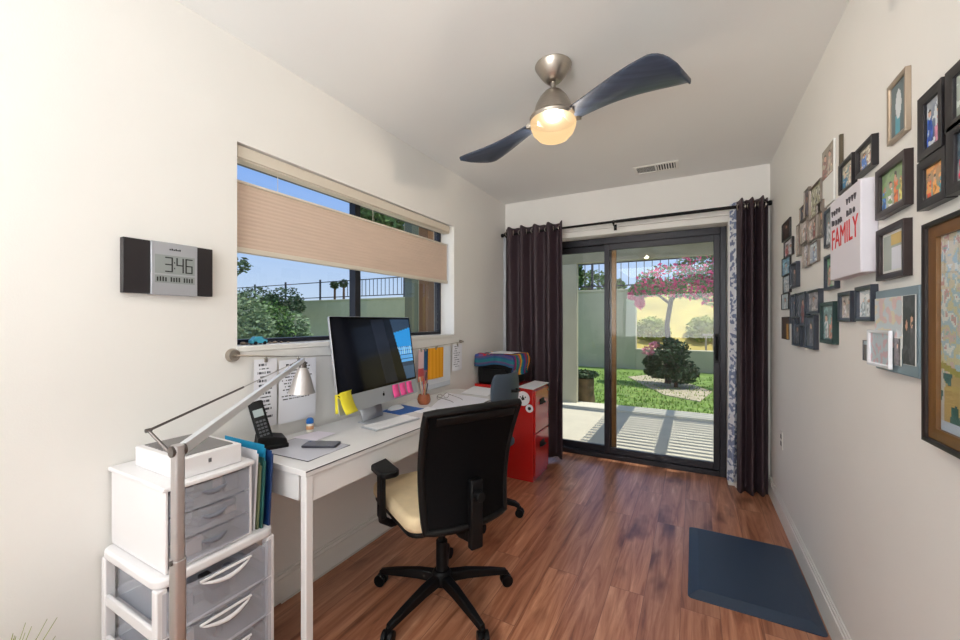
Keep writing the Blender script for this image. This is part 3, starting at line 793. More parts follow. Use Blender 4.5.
b = newbm(); hh = ch * .29; dw = cw * .085
digit(b, '3', cw * .42, ch * .435, dw, hh, .004); digit(b, '4', cw * .545, ch * .435, dw, hh, .004); digit(b, '6', cw * .65, ch * .435, dw, hh, .004)
box(b, .031, .0316, cw * .52, cw * .53, ch * .50, ch * .53); box(b, .031, .0316, cw * .52, cw * .53, ch * .61, ch * .64)
for i in range(14):
    u = cw * (.33 + i * .030); k = (i * 7) % 3
    if i in (4, 9): continue
    box(b, .031, .0316, u, u + cw * .016, ch * .25, ch * (.34 if k else .33))
obj('digits', b, mat('lcd_ink', (26, 30, 32), .5), t)
b = newbm()
for i in range(6): box(b, .030, .0306, cw * (.47 + i * .022), cw * (.485 + i * .022), ch * .86, ch * (.885 + .012 * (i % 2)))
obj('maker_mark', b, MATS['lcd_ink'], t)

# ------------------------------------------------------------------ drawer towers
M_clearpl = mat('frosted_plastic', (206, 208, 216), .25, trans=.35, spec=.5)
M_wpl = mat('white_plastic', (236, 233, 234), .35)
def mat_drawer():
    m = bpy.data.materials.new('clear_drawer_plastic'); m.use_nodes = True; nt = m.node_tree
    nt.nodes.clear(); o = nt.nodes.new('ShaderNodeOutputMaterial'); mx = nt.nodes.new('ShaderNodeMixShader'); mx.inputs[0].default_value = .27
    t_ = nt.nodes.new('ShaderNodeBsdfTransparent'); t_.inputs[0].default_value = (.93, .94, .97, 1)
    p = nt.nodes.new('ShaderNodeBsdfPrincipled'); p.inputs['Base Color'].default_value = (*s2l((222, 224, 232)), 1); p.inputs['Roughness'].default_value = .12
    nt.links.new(t_.outputs[0], mx.inputs[1]); nt.links.new(p.outputs[0], mx.inputs[2]); nt.links.new(mx.outputs[0], o.inputs[0])
    return m
M_drw = mat_drawer()
def clutter(par, x0, x1, y0, y1, z0, zmax, seed, n=7, cols=((70, 72, 90), (44, 44, 56), (150, 150, 164), (210, 206, 200), (110, 112, 130), (190, 170, 160))):
    rn = random.Random(seed)
    for i in range(n):
        w_, d_, h_ = rn.uniform(.03, .08), rn.uniform(.02, .06), rn.uniform(.3, .95) * (zmax - z0)
        x = rn.uniform(x1 - .16, x1 - w_ - .012); y = rn.uniform(y0 + .01, y1 - d_ - .01)
        b = newbm(); box(b, x, x + w_, y, y + d_, z0, z0 + h_)
        c = rn.choice(cols)
        obj('stored_item', b, mat('stored_%d' % cols.index(c), c, .5), par, world=True, bev=.003)

# upper unit
UX0, UX1, UY0, UY1, UZ0, UZ1 = XL + .010, -1.300, .553, .800, .562, .808
t = thing('drawer_unit', 'small white three-drawer plastic unit, topmost of the stacked pair', 'drawer unit', ((UX0 + UX1) / 2, (UY0 + UY1) / 2, UZ0))
b = newbm()
box(b, UX0, UX1, UY0, UY0 + .008, UZ0, UZ1 - .014); box(b, UX0, UX1, UY1 - .008, UY1, UZ0, UZ1 - .014)
box(b, UX0, UX0 + .006, UY0 + .008, UY1 - .008, UZ0, UZ1 - .014); box(b, UX0 + .006, UX1, UY0 + .008, UY1 - .008, UZ0, UZ0 + .008)
obj('body', b, M_wpl, t, world=True, bev=.002)
b = newbm()
ytm = (UY0 + UY1) / 2
prism(b, [(UX0 - .004, UY0 - .008), (UX1 + .004, UY0 - .008), (UX1 + .014, UY0 + .05), (UX1 + .018, ytm), (UX1 + .014, UY1 - .05), (UX1 + .004, UY1 + .008), (UX0 - .004, UY1 + .008)], UZ1 - .014, UZ1)
obj('top', b, M_wpl, t, world=True, bev=.004, seg=3)
dh = (UZ1 - .014 - UZ0 - .010) / 3
for i in range(3):
    z0 = UZ0 + .009 + i * dh; z1 = z0 + dh - .004
    b = newbm()
    y0, y1 = UY0 + .011, UY1 - .011
    def bow(u): return UX1 + .010 * math.sin(math.pi * u)
    poly = [(bow(k / 8) + .002, y0 + (y1 - y0) * k / 8) for k in range(9)] + [(bow(k / 8) - .002, y0 + (y1 - y0) * k / 8) for k in range(8, -1, -1)]
    prism(b, poly, z0, z1)
    box(b, UX0 + .02, UX1 - .003, y0, y0 + .002, z0, z1 - .01); box(b, UX0 + .02, UX1 - .003, y1 - .002, y1, z0, z1 - .01); box(b, UX0 + .02, UX1 - .003, y0 + .002, y1 - .002, z0, z0 + .002)
    dr = obj('drawer', b, M_drw, t, world=True)
    b = newbm()
    tube(b, [(bow(.5) + .002, ytm - .035 + .07 * k / 8, z0 + dh * .62 - .010 * math.sin(math.pi * k / 8)) for k in range(9)], [.002, .005, .007, .008, .008, .008, .007, .005, .002], 8)
    obj('handle', b, mat('grey_clear_handle', (120, 122, 132), .2), dr, world=True)
    b = newbm(); box(b, bow(.0), bow(.0) + .006, y0, y1, z0 - .002, z0 + .003)
    clutter(dr, UX0, UX1, y0, y1, z0 + .003, z1 - .012, 20 + i, 6)
# lower unit
LX0, LX1, LY0, LY1, LZ1 = XL + .010, -1.285, .525, .875, .560
t = thing('drawer_unit', 'wide white plastic drawer tower on the floor, lowest of the stacked pair', 'drawer unit', ((LX0 + LX1) / 2, (LY0 + LY1) / 2, 0))
b = newbm()
P = rrect(LX0, LX1, LY0, LY1, .035)
prism(b, P, LZ1 - .03, LZ1); obj('top', b, M_wpl, t, world=True, bev=.008, seg=3)
tiers = 4; dh = (LZ1 - .03 - .02) / tiers
b = newbm()
for (x0, x1, y0, y1) in ((LX0 + .002, LX0 + .03, LY0 + .002, LY0 + .03), (LX1 - .032, LX1 - .004, LY0 + .002, LY0 + .03), (LX0 + .002, LX0 + .03, LY1 - .03, LY1 - .002), (LX1 - .032, LX1 - .004, LY1 - .03, LY1 - .002)):
    box(b, x0, x1, y0, y1, 0, LZ1 - .03)
for i in range(tiers):
    z = .0 + i * dh
    box(b, LX0 + .03, LX1 - .032, LY0 + .004, LY0 + .016, z + .0, z + .035); box(b, LX0 + .03, LX1 - .032, LY1 - .016, LY1 - .004, z, z + .035)
    box(b, LX0 + .004, LX0 + .02, LY0 + .03, LY1 - .03, z, z + .035)
    box(b, LX0 + .02, LX1 - .006, LY0 + .016, LY1 - .016, z + .004, z + .012)
obj('frame', b, M_wpl, t, world=True, bev=.004)
ytm = (LY0 + LY1) / 2
for i in range(tiers):
    z0 = .014 + i * dh; z1 = z0 + dh - .006; y0, y1 = LY0 + .034, LY1 - .034
    b = newbm()
    def bow(u): return LX1 - .004 + .022 * math.sin(math.pi * u)
    poly = [(bow(k / 10) + .002, y0 - .018 + (y1 - y0 + .036) * k / 10) for k in range(11)] + [(bow(k / 10) - .002, y0 - .018 + (y1 - y0 + .036) * k / 10) for k in range(10, -1, -1)]
    prism(b, poly, z0, z1)
    box(b, LX0 + .035, LX1 - .008, y0, y0 + .002, z0, z1 - .02); box(b, LX0 + .035, LX1 - .008, y1 - .002, y1, z0, z1 - .02); box(b, LX0 + .035, LX1 - .008, y0 + .002, y1 - .002, z0, z0 + .002)
    dr = obj('drawer', b, M_drw, t, world=True)
    b = newbm()
    tube(b, [(bow(.5) + .004 + .008 * math.sin(math.pi * k / 10), ytm - .07 + .14 * k / 10, z1 - .012 - .016 * math.sin(math.pi * k / 10)) for k in range(11)], [.002, .004, .005, .006, .006, .007, .006, .006, .005, .004, .002], 8)
    tube(b, [(bow(.5) + .003, ytm - .075, z1 - .006), (bow(.5) + .004, ytm + .075, z1 - .006)], .004, 8)
    obj('handle', b, M_wpl, dr, world=True)
    b = newbm(); box(b, bow(0.02) + .0005, bow(0.02) + .0105, y0 + .0, y1 - .0, z0, z0 + .006)
    clutter(dr, LX0, LX1, y0, y1, z0 + .003, z1 - .03, 40 + i, 7 if i == tiers - 1 else 5,
            cols=((190, 160, 140), (150, 120, 100), (214, 206, 196), (70, 72, 90), (120, 120, 136), (226, 224, 226)))

# box on the upper unit
t = thing('storage_box', 'low white box with grey lid lying on the small drawer unit', 'box', (-1.452, .684, UZ1))
b = newbm(); box(b, -.135, .135, -.092, .092, 0, .062); obj('body', b, M_wpl, t, bev=.004)
b = newbm(); box(b, -.117, .117, -.074, .074, .0615, .065); obj('lid_panel', b, mat('grey_lid', (122, 118, 118), .5), t, bev=.001, label='grey lid panel')
b = newbm(); box(b, .135, .137, -.01, -.002, .03, .042); obj('latch', b, mat('latch_grey', (90, 88, 92), .4), t)

# folders beside the unit
for i, (c, yy, hh, dx, nm) in enumerate((((232, 232, 238), .818, .270, .0, 'white'), ((120, 128, 96), .829, .225, .004, 'olive green'), ((40, 96, 92), .840, .240, .01, 'dark teal'), ((26, 150, 196), .852, .278, -.012, 'bright cyan'), ((18, 52, 104), .864, .258, .014, 'navy blue'))):
    b = newbm(); x0 = -1.56 + dx; x1 = -1.318 + dx
    box(b, x0, x1, -.003, .003, 0, hh * .95); box(b, x0 + .0, x1, -.0030 - .0012, -.0032, 0, hh)
    o = obj('file_folder', b, mat('folder_%s' % nm.replace(' ', '_'), c, .5), bev=.0008); o.location = (0, yy, LZ1); o.rotation_euler = (R(-3), 0, 0)
    tag(o, '%s folder standing upright between drawer unit and desk' % nm, 'folder', 'folders beside the drawer unit')

# ------------------------------------------------------------------ floor lamp
LP = Vector((-1.058, .475, 0))
t = thing('floor_lamp', 'silver jointed floor lamp reaching over the desk end', 'floor lamp', LP)
b = newbm(); lathe(b, [(0, 0), (.125, 0), (.13, .006), (.12, .014), (.03, .02), (0, .021)], 36); obj('base', b, M_alu, t)
b = newbm(); prism(b, rrect(-.017, .017, -.012, .012, .006), .015, .72); prism(b, rrect(-.014, .014, -.010, .010, .005), .72, .985)
obj('post', b, M_alu, t, bev=.001)
b = newbm(); tube(b, [(0, -.015, .972), (0, .015, .972)], .013, 20); obj('joint', b, mat('dark_steel', (110, 104, 102), .35, metal=.9), t)
b = newbm(); tube(b, [(0, -.016, .715), (0, .016, .715)], .006, 10); obj('clamp_screw', b, MATS['dark_steel'], t)
hd = on_x(303, 360, -1.40) - LP       # head joint
ap = Vector((0, 0, .968))
dirv = (hd - ap); L_ = dirv.length; dn = dirv.normalized(); sd = dn.cross(Vector((0, 0, 1))).normalized(); upv = sd.cross(dn)
def bar(p, q, w_, h_):
    d_ = (q - p).normalized(); s_ = d_.cross(Vector((0, 0, 1))).normalized(); u_ = s_.cross(d_)
    b = newbm(); a = [b.verts.new(p + s_ * x + u_ * z) for x, z in ((-w_, -h_), (w_, -h_), (w_, h_), (-w_, h_))]; c = [b.verts.new(q + s_ * x * .8 + u_ * z * .6) for x, z in ((-w_, -h_), (w_, -h_), (w_, h_), (-w_, h_))]
    b.faces.new(a[::-1]); b.faces.new(c)
    for i in range(4): b.faces.new((a[i], a[(i + 1) % 4], c[(i + 1) % 4], c[i]))
    return b
obj('arm', bar(ap, hd, .008, .0135), mat('pale_silver_arm', (226, 228, 232), .4, metal=.35), t, bev=.002)
k0 = on_x(148.5, 430.5, -1.13) - LP
M_ds = MATS['dark_steel']
b = newbm(); tube(b, [(0, .012, .93), k0], .0035, 8); tube(b, [k0 + Vector((0, -.006, 0)), k0 + Vector((0, .006, 0))], .005, 8); obj('counter_link', b, M_ds, t)
b = newbm(); mid = k0.lerp(hd, .48); tube(b, [k0, mid], .0032, 8); obj('parallel_rod', b, M_ds, t)
b = newbm(); tube(b, [mid, hd + Vector((0, 0, .006))], .0018, 8); obj('tension_wire', b, M_alu, t)
b = newbm(); hz = Vector((hd.x, hd.y, hd.z))
ds = Vector((.0, .0, -1))
Ms = Matrix.Translation(hz + Vector((0, 0, -.018))) @ Matrix.Rotation(R(4), 4, 'Y')
lathe(b, [(.016, -.012), (.020, -.02), (.030, -.045), (.046, -.10), (.052, -.115), (.050, -.115), (.044, -.10), (.028, -.045), (.016, -.022), (.0, -.02)], 32, Ms)
sh = obj('lamp_shade', b, M_alu, t)
b = newbm(); lathe(b, [(0, .012), (.010, .012), (.013, .004), (.015, -.012), (0, -.013)], 20, Ms); tube(b, [hz + Vector((0, 0, .006)), hz + Vector((0, 0, -.012))], .006, 10); obj('socket', b, M_ds, t)
b = newbm(); lathe(b, [(0, -.03), (.010, -.035), (.016, -.06), (.017, -.08), (.010, -.095), (0, -.099)], 16, Ms); obj('bulb', b, mat('unlit_bulb', (240, 236, 226), .3), t)

# ------------------------------------------------------------------ office chairs
M_mesh = mat('black_mesh_fabric', (5, 5, 7), .7, bump=.12, bscale=900, spec=.12)
M_cream = mat('cream_upholstery', (226, 204, 166), .85, var=.08, scale=14, bump=.05, bscale=200)
def star_base(t, r, legs=5, ph=0.0, hub=.085):
    for k in range(legs):
        a = ph + 2 * math.pi * k / legs; ca, sa = math.cos(a), math.sin(a)
        M = Matrix.Rotation(a, 4, 'Z')
        b = newbm()
        prof = [(.02, .105, .024, .022), (.12, .100, .022, .019), (.24, .082, .018, .015), (r, .066, .014, .012)]
        rings = []
        for x, z, w_, h_ in prof:
            rings.append([b.verts.new(M @ Vector((x, yy, zz))) for yy, zz in ((-w_, z - h_), (w_, z - h_), (w_ * .8, z + h_), (-w_ * .8, z + h_))])
        b.faces.new(rings[0]); b.faces.new(rings[-1])
        for p, q in zip(rings, rings[1:]):
            for i in range(4): b.faces.new((p[i], p[(i + 1) % 4], q[(i + 1) % 4], q[i]))
        lg = obj('base_arm', b, M_black, t, bev=.004)
        b = newbm(); c0 = Vector((r * ca, r * sa, 0)); tn = Vector((-sa, ca, 0)) * .5 + Vector((ca, sa, 0)) * .86
        tn = Matrix.Rotation(R(25 * (k % 3 - 1)), 3, 'Z') @ Vector((-sa, ca, 0))
        for s_ in (-1, 1):
            p = c0 + tn * s_ * .014 + Vector((0, 0, .027)); tube(b, [p - tn * .009, p + tn * .009], .027, 18)
        tube(b, [c0 + Vector((0, 0, .027)), c0 + Vector((0, 0, .068))], .009, 10)
        obj('caster', b, M_black, lg, bev=.002)
    b = newbm(); lathe(b, [(0, .075), (.040, .075), (.046, .09), (.044, .125), (.034, .138), (0, .138)], 24); obj('hub', b, M_black, t)

CC = Vector((-1.016, 1.51, 0)); CA = R(-118)
t = thing('office_chair', 'black high-back office chair with cream seat at the desk', 'office chair', CC, CA)
star_base(t, .318, ph=R(118.4 + 118))
b = newbm(); tube(b, [(0, 0, .13), (0, 0, .27)], .026, 18); tube(b, [(0, 0, .26), (0, 0, .40)], .016, 16); obj('gas_lift', b, M_black, t)
b = newbm(); box(b, -.085, .085, -.10, .16, .385, .425); tube(b, [(.08, -.02, .40), (.20, -.02, .40)], .006, 8); obj('tilt_mechanism', b, M_black, t, bev=.008)
b = newbm(); prism(b, rrect(-.235, .235, -.27, .20, .06), .425, .442); obj('seat_pan', b, M_black, t, bev=.004)
b = newbm(); prism(b, rrect(-.245, .245, -.28, .21, .07, 8), .442, .505); obj('seat_cushion', b, M_cream, t, bev=.024, seg=5, label='cream seat cushion')
# backrest: frame + mesh
def backpt(u, v, off=0.0, sx_=1.0):
    wd = (.188 + .030 * v) * sx_
    x = (u - .5) * 2 * wd
    y = .215 + .055 * (1 - v) * 0 + .05 * v - .05 * math.sin(math.pi * v) * .0 - .055 * (1 - (2 * u - 1) ** 2) * -1 * .0
    y = .222 + .045 * (1 - (2 * u - 1) ** 2) + .065 * v ** 1.5 - .03 * math.sin(math.pi * v)
    z = .455 + .472 * v + .012 * (1 - (2 * u - 1) ** 2) * v
    return Vector((x, y + off, z))
b = newbm(); sheet(b, lambda u, v: backpt(u, v), 20, 24); obj('back_mesh', b, M_mesh, t, solid=.014, label='black mesh back')
b = newbm()
loop = [backpt(u / 12, 1) for u in range(13)] + [backpt(1, 1 - v / 12) for v in range(1, 13)] + [backpt(1 - u / 12, 0) for u in range(1, 13)] + [backpt(0, v / 12) for v in range(1, 13)]
tube(b, loop, .016, 10, caps=False); obj('back_frame', b, M_black, t)
b = newbm(); sheet(b, lambda u, v: backpt(.08 + .84 * u, .90 + .07 * v, .008), 16, 4); obj('top_rail', b, M_black, t, solid=.02, bev=.004)
b = newbm()
tube(b, [(0, .05, .405), (0, .18, .385), (0, .250, .40), (0, .282, .46)], [.022, .024, .026, .026], 10)
box(b, -.028, .028, .268, .300, .37, .645)
obj('spine', b, M_black, t, bev=.008)
b = newbm(); tube(b, [(0, .298, .585), (0, .328, .585)], [.022, .019], 16); obj('adjust_knob', b, M_black, t, bev=.003)
for s_ in (-1, 1):
    b = newbm()
    tube(b, [(s_ * .10, -.02, .415), (s_ * .235, -.02, .405), (s_ * .272, -.02, .43), (s_ * .278, -.02, .50)], [.018, .018, .02, .018], 8)
    box(b, s_ * .278 - .012, s_ * .278 + .012, -.045, .005, .44, .64)
    obj('arm_post', b, M_black, t, bev=.005)
    b = newbm(); prism(b, rrect(s_ * .275 - .042, s_ * .275 + .042, -.15, .09, .03), .64, .668); obj('arm_pad', b, M_black, t, bev=.008, seg=3)

# second chair
t = thing('office_chair', 'smaller slate blue office chair tucked at the far end of the desk', 'office chair', (-1.26, 2.33, 0), R(-90))
star_base(t, .27, ph=R(30))
b = newbm(); tube(b, [(0, 0, .12), (0, 0, .42)], .020, 16); obj('gas_lift', b, M_black, t)
b = newbm(); prism(b, rrect(-.20, .20, -.20, .19, .07, 8), .43, .48); obj('seat_cushion', b, mat('slate_fabric', (70, 82, 96), .7), t, bev=.02, seg=4)
M_sl = mat('slate_plastic', (66, 78, 92), .45)
b = newbm(); sheet(b, lambda u, v: Vector(((u - .5) * (.40 - .10 * abs(2 * v - 1) ** 3), .185 + .05 * (1 - (2 * u - 1) ** 2) * 1 - .02 * v * 0, .72 + .22 * v)), 16, 10); obj('backrest', b, M_sl, t, solid=.022, bev=.004, label='slate blue shell back')
b = newbm(); tube(b, [(0, .06, .43), (0, .16, .45), (0, .20, .56), (0, .215, .78)], .014, 8); obj('back_stem', b, M_black, t)
b = newbm(); tube(b, [(-.04, .246, .83), (-.02, .275, .83), (.02, .275, .83), (.04, .246, .83)], .009, 8); obj('grab_handle', b, M_black, t)

# ------------------------------------------------------------------ red filing cabinet
FX0, FX1, FY0, FY1, FH = XL + .015, -1.10, 2.935, 3.275, .743
M_red = mat('red_enamel', (196, 30, 28), .22, coat=.5, spec=.6)
t = thing('filing_cabinet', 'glossy red two-drawer filing cabinet by the dark curtain', 'filing cabinet', ((FX0 + FX1) / 2, (FY0 + FY1) / 2, 0))
b = newbm(); box(b, FX0, FX1 - .012, FY0, FY1, .0, FH); obj('body', b, M_red, t, world=True, bev=.004)
for z0, z1 in ((.045, .375), (.385, .72)):
    b = newbm(); box(b, FX1 - .012, FX1 + .004, FY0 + .012, FY1 - .012, z0, z1); dr = obj('drawer', b, M_red, t, world=True, bev=.003)
    b = newbm(); zc = z0 + (z1 - z0) * .70; yc = (FY0 + FY1) / 2 - .01
    box(b, FX1 + .004, FX1 + .010, yc - .05, yc + .05, zc - .022, zc + .022); tube(b, [(FX1 + .008, yc - .045, zc - .012), (FX1 + .024, yc - .04, zc - .012), (FX1 + .024, yc + .04, zc - .012), (FX1 + .008, yc + .045, zc - .012)], .005, 8)
    obj('handle', b, M_black, dr, world=True)
b = newbm(); tube(b, [(FX1 + .003, FY1 - .035, .69), (FX1 + .010, FY1 - .035, .69)], .009, 14); obj('lock', b, M_nickel, t, world=True)
def magnet(name, label, px, py, rad, fn):
    p = on_y(px, py, FY0)
    t = thing(name, label, 'magnet', (p.x, FY0, p.z))
    b = newbm(); tube(b, [(p.x, FY0, p.z), (p.x, FY0 - .003, p.z)], rad, 24); obj('disc', b, M_paper, t, world=True)
    b = newbm(); fn(b, p); obj('print', b, M_black, t, world=True)
def paw(b, p):
    tube(b, [(p.x, FY0 - .003, p.z), (p.x, FY0 - .0036, p.z)], .016, 5)
    for dx, dz in ((-.022, .018), (.0, .026), (.022, .018)): tube(b, [(p.x + dx, FY0 - .003, p.z + dz - .006), (p.x + dx, FY0 - .0036, p.z + dz - .006)], .006, 8)
magnet('magnet', 'large white round magnet with black mark on the red cabinet side', 523, 398.5, .058, paw)
magnet('magnet', 'smaller cream magnet with dark centre under the big white one', 529.5, 408.5, .032, lambda b, p: tube(b, [(p.x, FY0 - .003, p.z), (p.x, FY0 - .0036, p.z)], .014, 12))
flat('paper_sheet', 'white paper lying on top of the red filing cabinet', 'paper', [(517, 386.8), (533, 389.5), (549, 382.5), (535, 380.5)], FH + .0005, .003, M_paper)

# printer under a striped blanket
PX0, PX1, PY0, PY1 = -1.635, -1.30, 2.945, 3.27
t = thing('printer', 'black printer under the rainbow blanket on the filing cabinet', 'printer', ((PX0 + PX1) / 2, (PY0 + PY1) / 2, FH))
b = newbm(); box(b, PX0 + .01, PX1 - .012, PY0 + .02, PY1 - .01, FH, FH + .225); obj('body', b, M_black, t, world=True, bev=.012, seg=3)
b = newbm(); prism(b, [(PX0 + .06, FH + .02), (PX1 - .02, FH + .02), (PX1 - .05, FH + .13), (PX0 + .08, FH + .13)], -PY0 - .012, -PY0 + .02, Matrix.Rotation(R(90), 4, 'X')); obj('paper_tray', b, M_black, t, world=True, bev=.004)
STR = [(226, 110, 40), (246, 190, 60), (40, 130, 140), (60, 80, 150), (120, 80, 130), (196, 50, 60), (30, 110, 120), (240, 150, 40), (50, 60, 120), (150, 60, 110), (34, 140, 120), (90, 110, 160)]
def blanket():
    me_w = PX1 - PX0 + .02
    x0, x1, y0, y1, zt_ = PX0 - .004, PX1 + .012, PY0 - .004, PY1 + .01, FH + .245
    side = .17; front = .085
    nu, nv = 72, 56
    lu = side * 0 + (x1 - x0) + side; lv = (y1 - y0) + front
    def pos(u, v):
        a = u * lu; c = v * lv
        # along x: flat then down the +x side ; along y: hang on the front first then flat
        if a <= x1 - x0: x, dzx = x0 + a, 0
        else: x, dzx = x1 + .012 * math.sin((a - (x1 - x0)) * 30), (a - (x1 - x0))
        if c < front: y, dzy = y0 - .004 * math.sin(a * 60), front - c
        else: y, dzy = y0 + c - front, 0
        z = zt_ - max(dzx, dzy) + (.010 * noise.noise(Vector((a * 9, c * 9, 0))) if dzx == 0 and dzy == 0 else 0)
        if dzx: x += .010 * math.sin(c * 45) * (dzx / side)
        if dzy and not dzx: y -= .010 * (.5 + .5 * math.sin(a * 40)) * dzy / front
        if dzx and dzy: y -= .004
        if dzy: z -= .012 * math.sin(a * 18 + 1)
        return Vector((x, y, z))
    me = bpy.data.meshes.new('blanket'); vs = []; fs = []; cols = []
    for j in range(nv + 1):
        for i in range(nu + 1): vs.append(tuple(pos(i / nu, j / nv)))
    for j in range(nv):
        for i in range(nu):
            a = j * (nu + 1) + i; fs.append((a, a + 1, a + nu + 2, a + nu + 1))
            u = (i + .5) / nu; v = (j + .5) / nv; s_ = (v * lv + .1 * math.sin(u * 3)) * 34 + u * 4
            if v * lv < front: c = [(44, 86, 122), (86, 72, 112), (40, 108, 118)][int(v * lv * 60) % 3]
            else: c = STR[int(s_) % len(STR)]
            cols.append(s2l(c))
    me.from_pydata(vs, [], fs); at = me.color_attributes.new('Col', 'FLOAT_COLOR', 'CORNER'); k = 0
    for c in cols:
        for _ in range(4): at.data[k].color = (*c, 1); k += 1
    me.materials.append(mat_attr('woven_blanket', .9, .2)); me.shade_smooth()
    o = bpy.data.objects.new('striped_blanket', me); C.objects.link(o)
    md = o.modifiers.new('thick', 'SOLIDIFY'); md.thickness = .004; md.offset = 1
    tag(o, 'rainbow striped woven blanket draped over the printer', 'blanket')
blanket()
for i, (dx, dy, rz) in enumerate(((0, 0, 6), (.02, .015, -8))):
    b = newbm(); box(b, -.10, .10, -.08, .08, 0, .002); o = obj('paper_sheet', b, M_paper); o.location = (-1.43 + dx, 3.06 + dy, FH + .2585 + .0045 * i); o.rotation_euler = (0, 0, R(rz))
    tag(o, ['white paper on the blanket, lower of the two', 'white paper on the blanket, upper of the two'][i], 'paper')

# small thing on floor by curtain
p = on_z(543, 461, 0)
t = thing('door_stop', 'small grey rubber stop on the floor below the dark curtain', 'door stop', (p.x - .02, p.y, 0))
b = newbm(); lathe(b, [(0, 0), (.028, 0), (.030, .012), (.026, .03), (0, .034)], 20); obj('body', b, mat('grey_rubber', (120, 124, 120), .5), t)
b = newbm(); lathe(b, [(0, .034), (.012, .034), (.012, .04), (0, .041)], 16); obj('cap', b, M_nickel, t)

# floor cable
b = newbm()
pts = [on_z(272, 598, .005), on_z(286, 588, .005), on_z(306, 577, .005), on_z(320, 572, .005), on_z(334, 560, .005), on_z(345, 550, .005), on_z(362, 538, .005), on_z(384, 526, .005), on_z(410, 512, .005)]
pts = [Vector((max(p.x, XL + .022), p.y, .0045)) for p in pts]
tube(b, pts, .005, 8); o = obj('power_cable', b, mat('white_cable', (222, 216, 208), .5)); tag(o, 'thin white cable running along the baseboard under the desk', 'cable')

# anti-fatigue mat on floor
c1, c2, c3 = on_z(688, 600, 0), on_z(830, 636, 0), on_z(689, 527, 0)
mx0 = (c1.x + c3.x) / 2; mx1 = min(c2.x, XR - .02); my0 = c1.y * .5 + c2.y * .5; my1 = c3.y
t = thing('standing_mat', 'thick navy standing mat with sloping edges by the right baseboard', 'mat', ((mx0 + mx1) / 2, (my0 + my1) / 2, 0), R(0))
w2, l2 = (mx1 - mx0) / 2, (my1 - my0) / 2
b = newbm()
rings = []
for ins, z in ((0, 0), (0, .004), (.040, .024), (.046, .026)):
    rings.append([b.verts.new((x, y, z)) for x, y in rrect(-w2 + ins, w2 - ins, -l2 + ins, l2 - ins, max(.003, .02 - ins * .3), 4)])
for p, q in zip(rings, rings[1:]):
    n = len(p)
    for i in range(n): b.faces.new((p[i], p[(i + 1) % n], q[(i + 1) % n], q[i]))
b.faces.new(rings[-1]); b.faces.new(rings[0][::-1])
obj('mat_body', b, mat('navy_foam', (48, 62, 82), .42, bump=.04, bscale=150), t, ang=12)

# outlet on right wall
p = on_x(782, 440, XR)
t = thing('wall_outlet', 'white power outlet low on the picture wall', 'outlet', (XR, p.y, p.z))
bx('plate', (-.005, 0, -.036, .036, -.057, .057), M_trim, t, bev=.002)
for z in (-.022, .022): bx('socket', (-.0065, -.005, -.016, .016, z - .014, z + .014), mat('socket_grey', (120, 116, 112), .5), t, bev=.001)

# ------------------------------------------------------------------ picture wall (right)
M_fblack = mat('black_frame', (30, 28, 32), .35); M_fbrown = mat('espresso_frame', (48, 36, 36), .35); M_fsil = mat('champagne_frame', (176, 160, 142), .35, metal=.5)
M_fslate = mat('slate_frame', (52, 58, 70), .3); M_fgreen = mat('dark_green_frame', (24, 52, 50), .35); M_mat = mat('white_mount', (232, 232, 228), .8)
M_walnut = mat('walnut_frame', (112, 76, 38), .35, var=.2, scale=20, stretch=(1, 1, .2)); M_fedge = mat('black_wood_edge', (38, 30, 28), .4)
SK = ((222, 170, 140), (200, 150, 120), (236, 190, 160))
def people(seed, bg1, bg2, cloth, n=3, hd_=.62, size=1.0):
    rn = random.Random(seed); ps = []
    for i in range(n):
        cx = (i + .5) / n + rn.uniform(-.06, .06); hz_ = hd_ + rn.uniform(-.08, .1)
        ps.append((cx, hz_, (.42 / n if n > 1 else .22) * size, rn.choice(SK), cloth[i % len(cloth)]))
    def f(u, v):
        u += .05 * noise.noise(Vector((u * 6, v * 6, seed + 3))); v += .06 * noise.noise(Vector((u * 7, v * 5, seed + 9)))
        sh = 1 + .5 * noise.noise(Vector((u * 9, v * 9, seed + 5)))
        if noise.noise(Vector((u * 4, v * 6, seed * 1.7))) > .22: return tuple(min(255, x * 1.25) for x in bg1)
        for cx, hz_, w_, sk, cl in ps:
            if ((u - cx) / (w_ * .5)) ** 2 + ((v - hz_) / (.09 * size)) ** 2 < 1: return sk
            if ((u - cx) / (w_ * .5)) ** 2 + ((v - hz_ - .04) / (.11 * size)) ** 2 < 1 and v > hz_: return (50, 36, 30)
        for cx, hz_, w_, sk, cl in ps:
            if v < hz_ - .06 and abs(u - cx) < w_ * (.75 + .3 * (hz_ - v)) and v > .04: return tuple(min(255, max(0, x * sh)) for x in cl)
        k = v + .25 * noise.noise(Vector((u * 5, v * 5, seed)))
        k = min(1, max(0, k)); return tuple(bg1[i] * k + bg2[i] * (1 - k) for i in range(3))
    return f

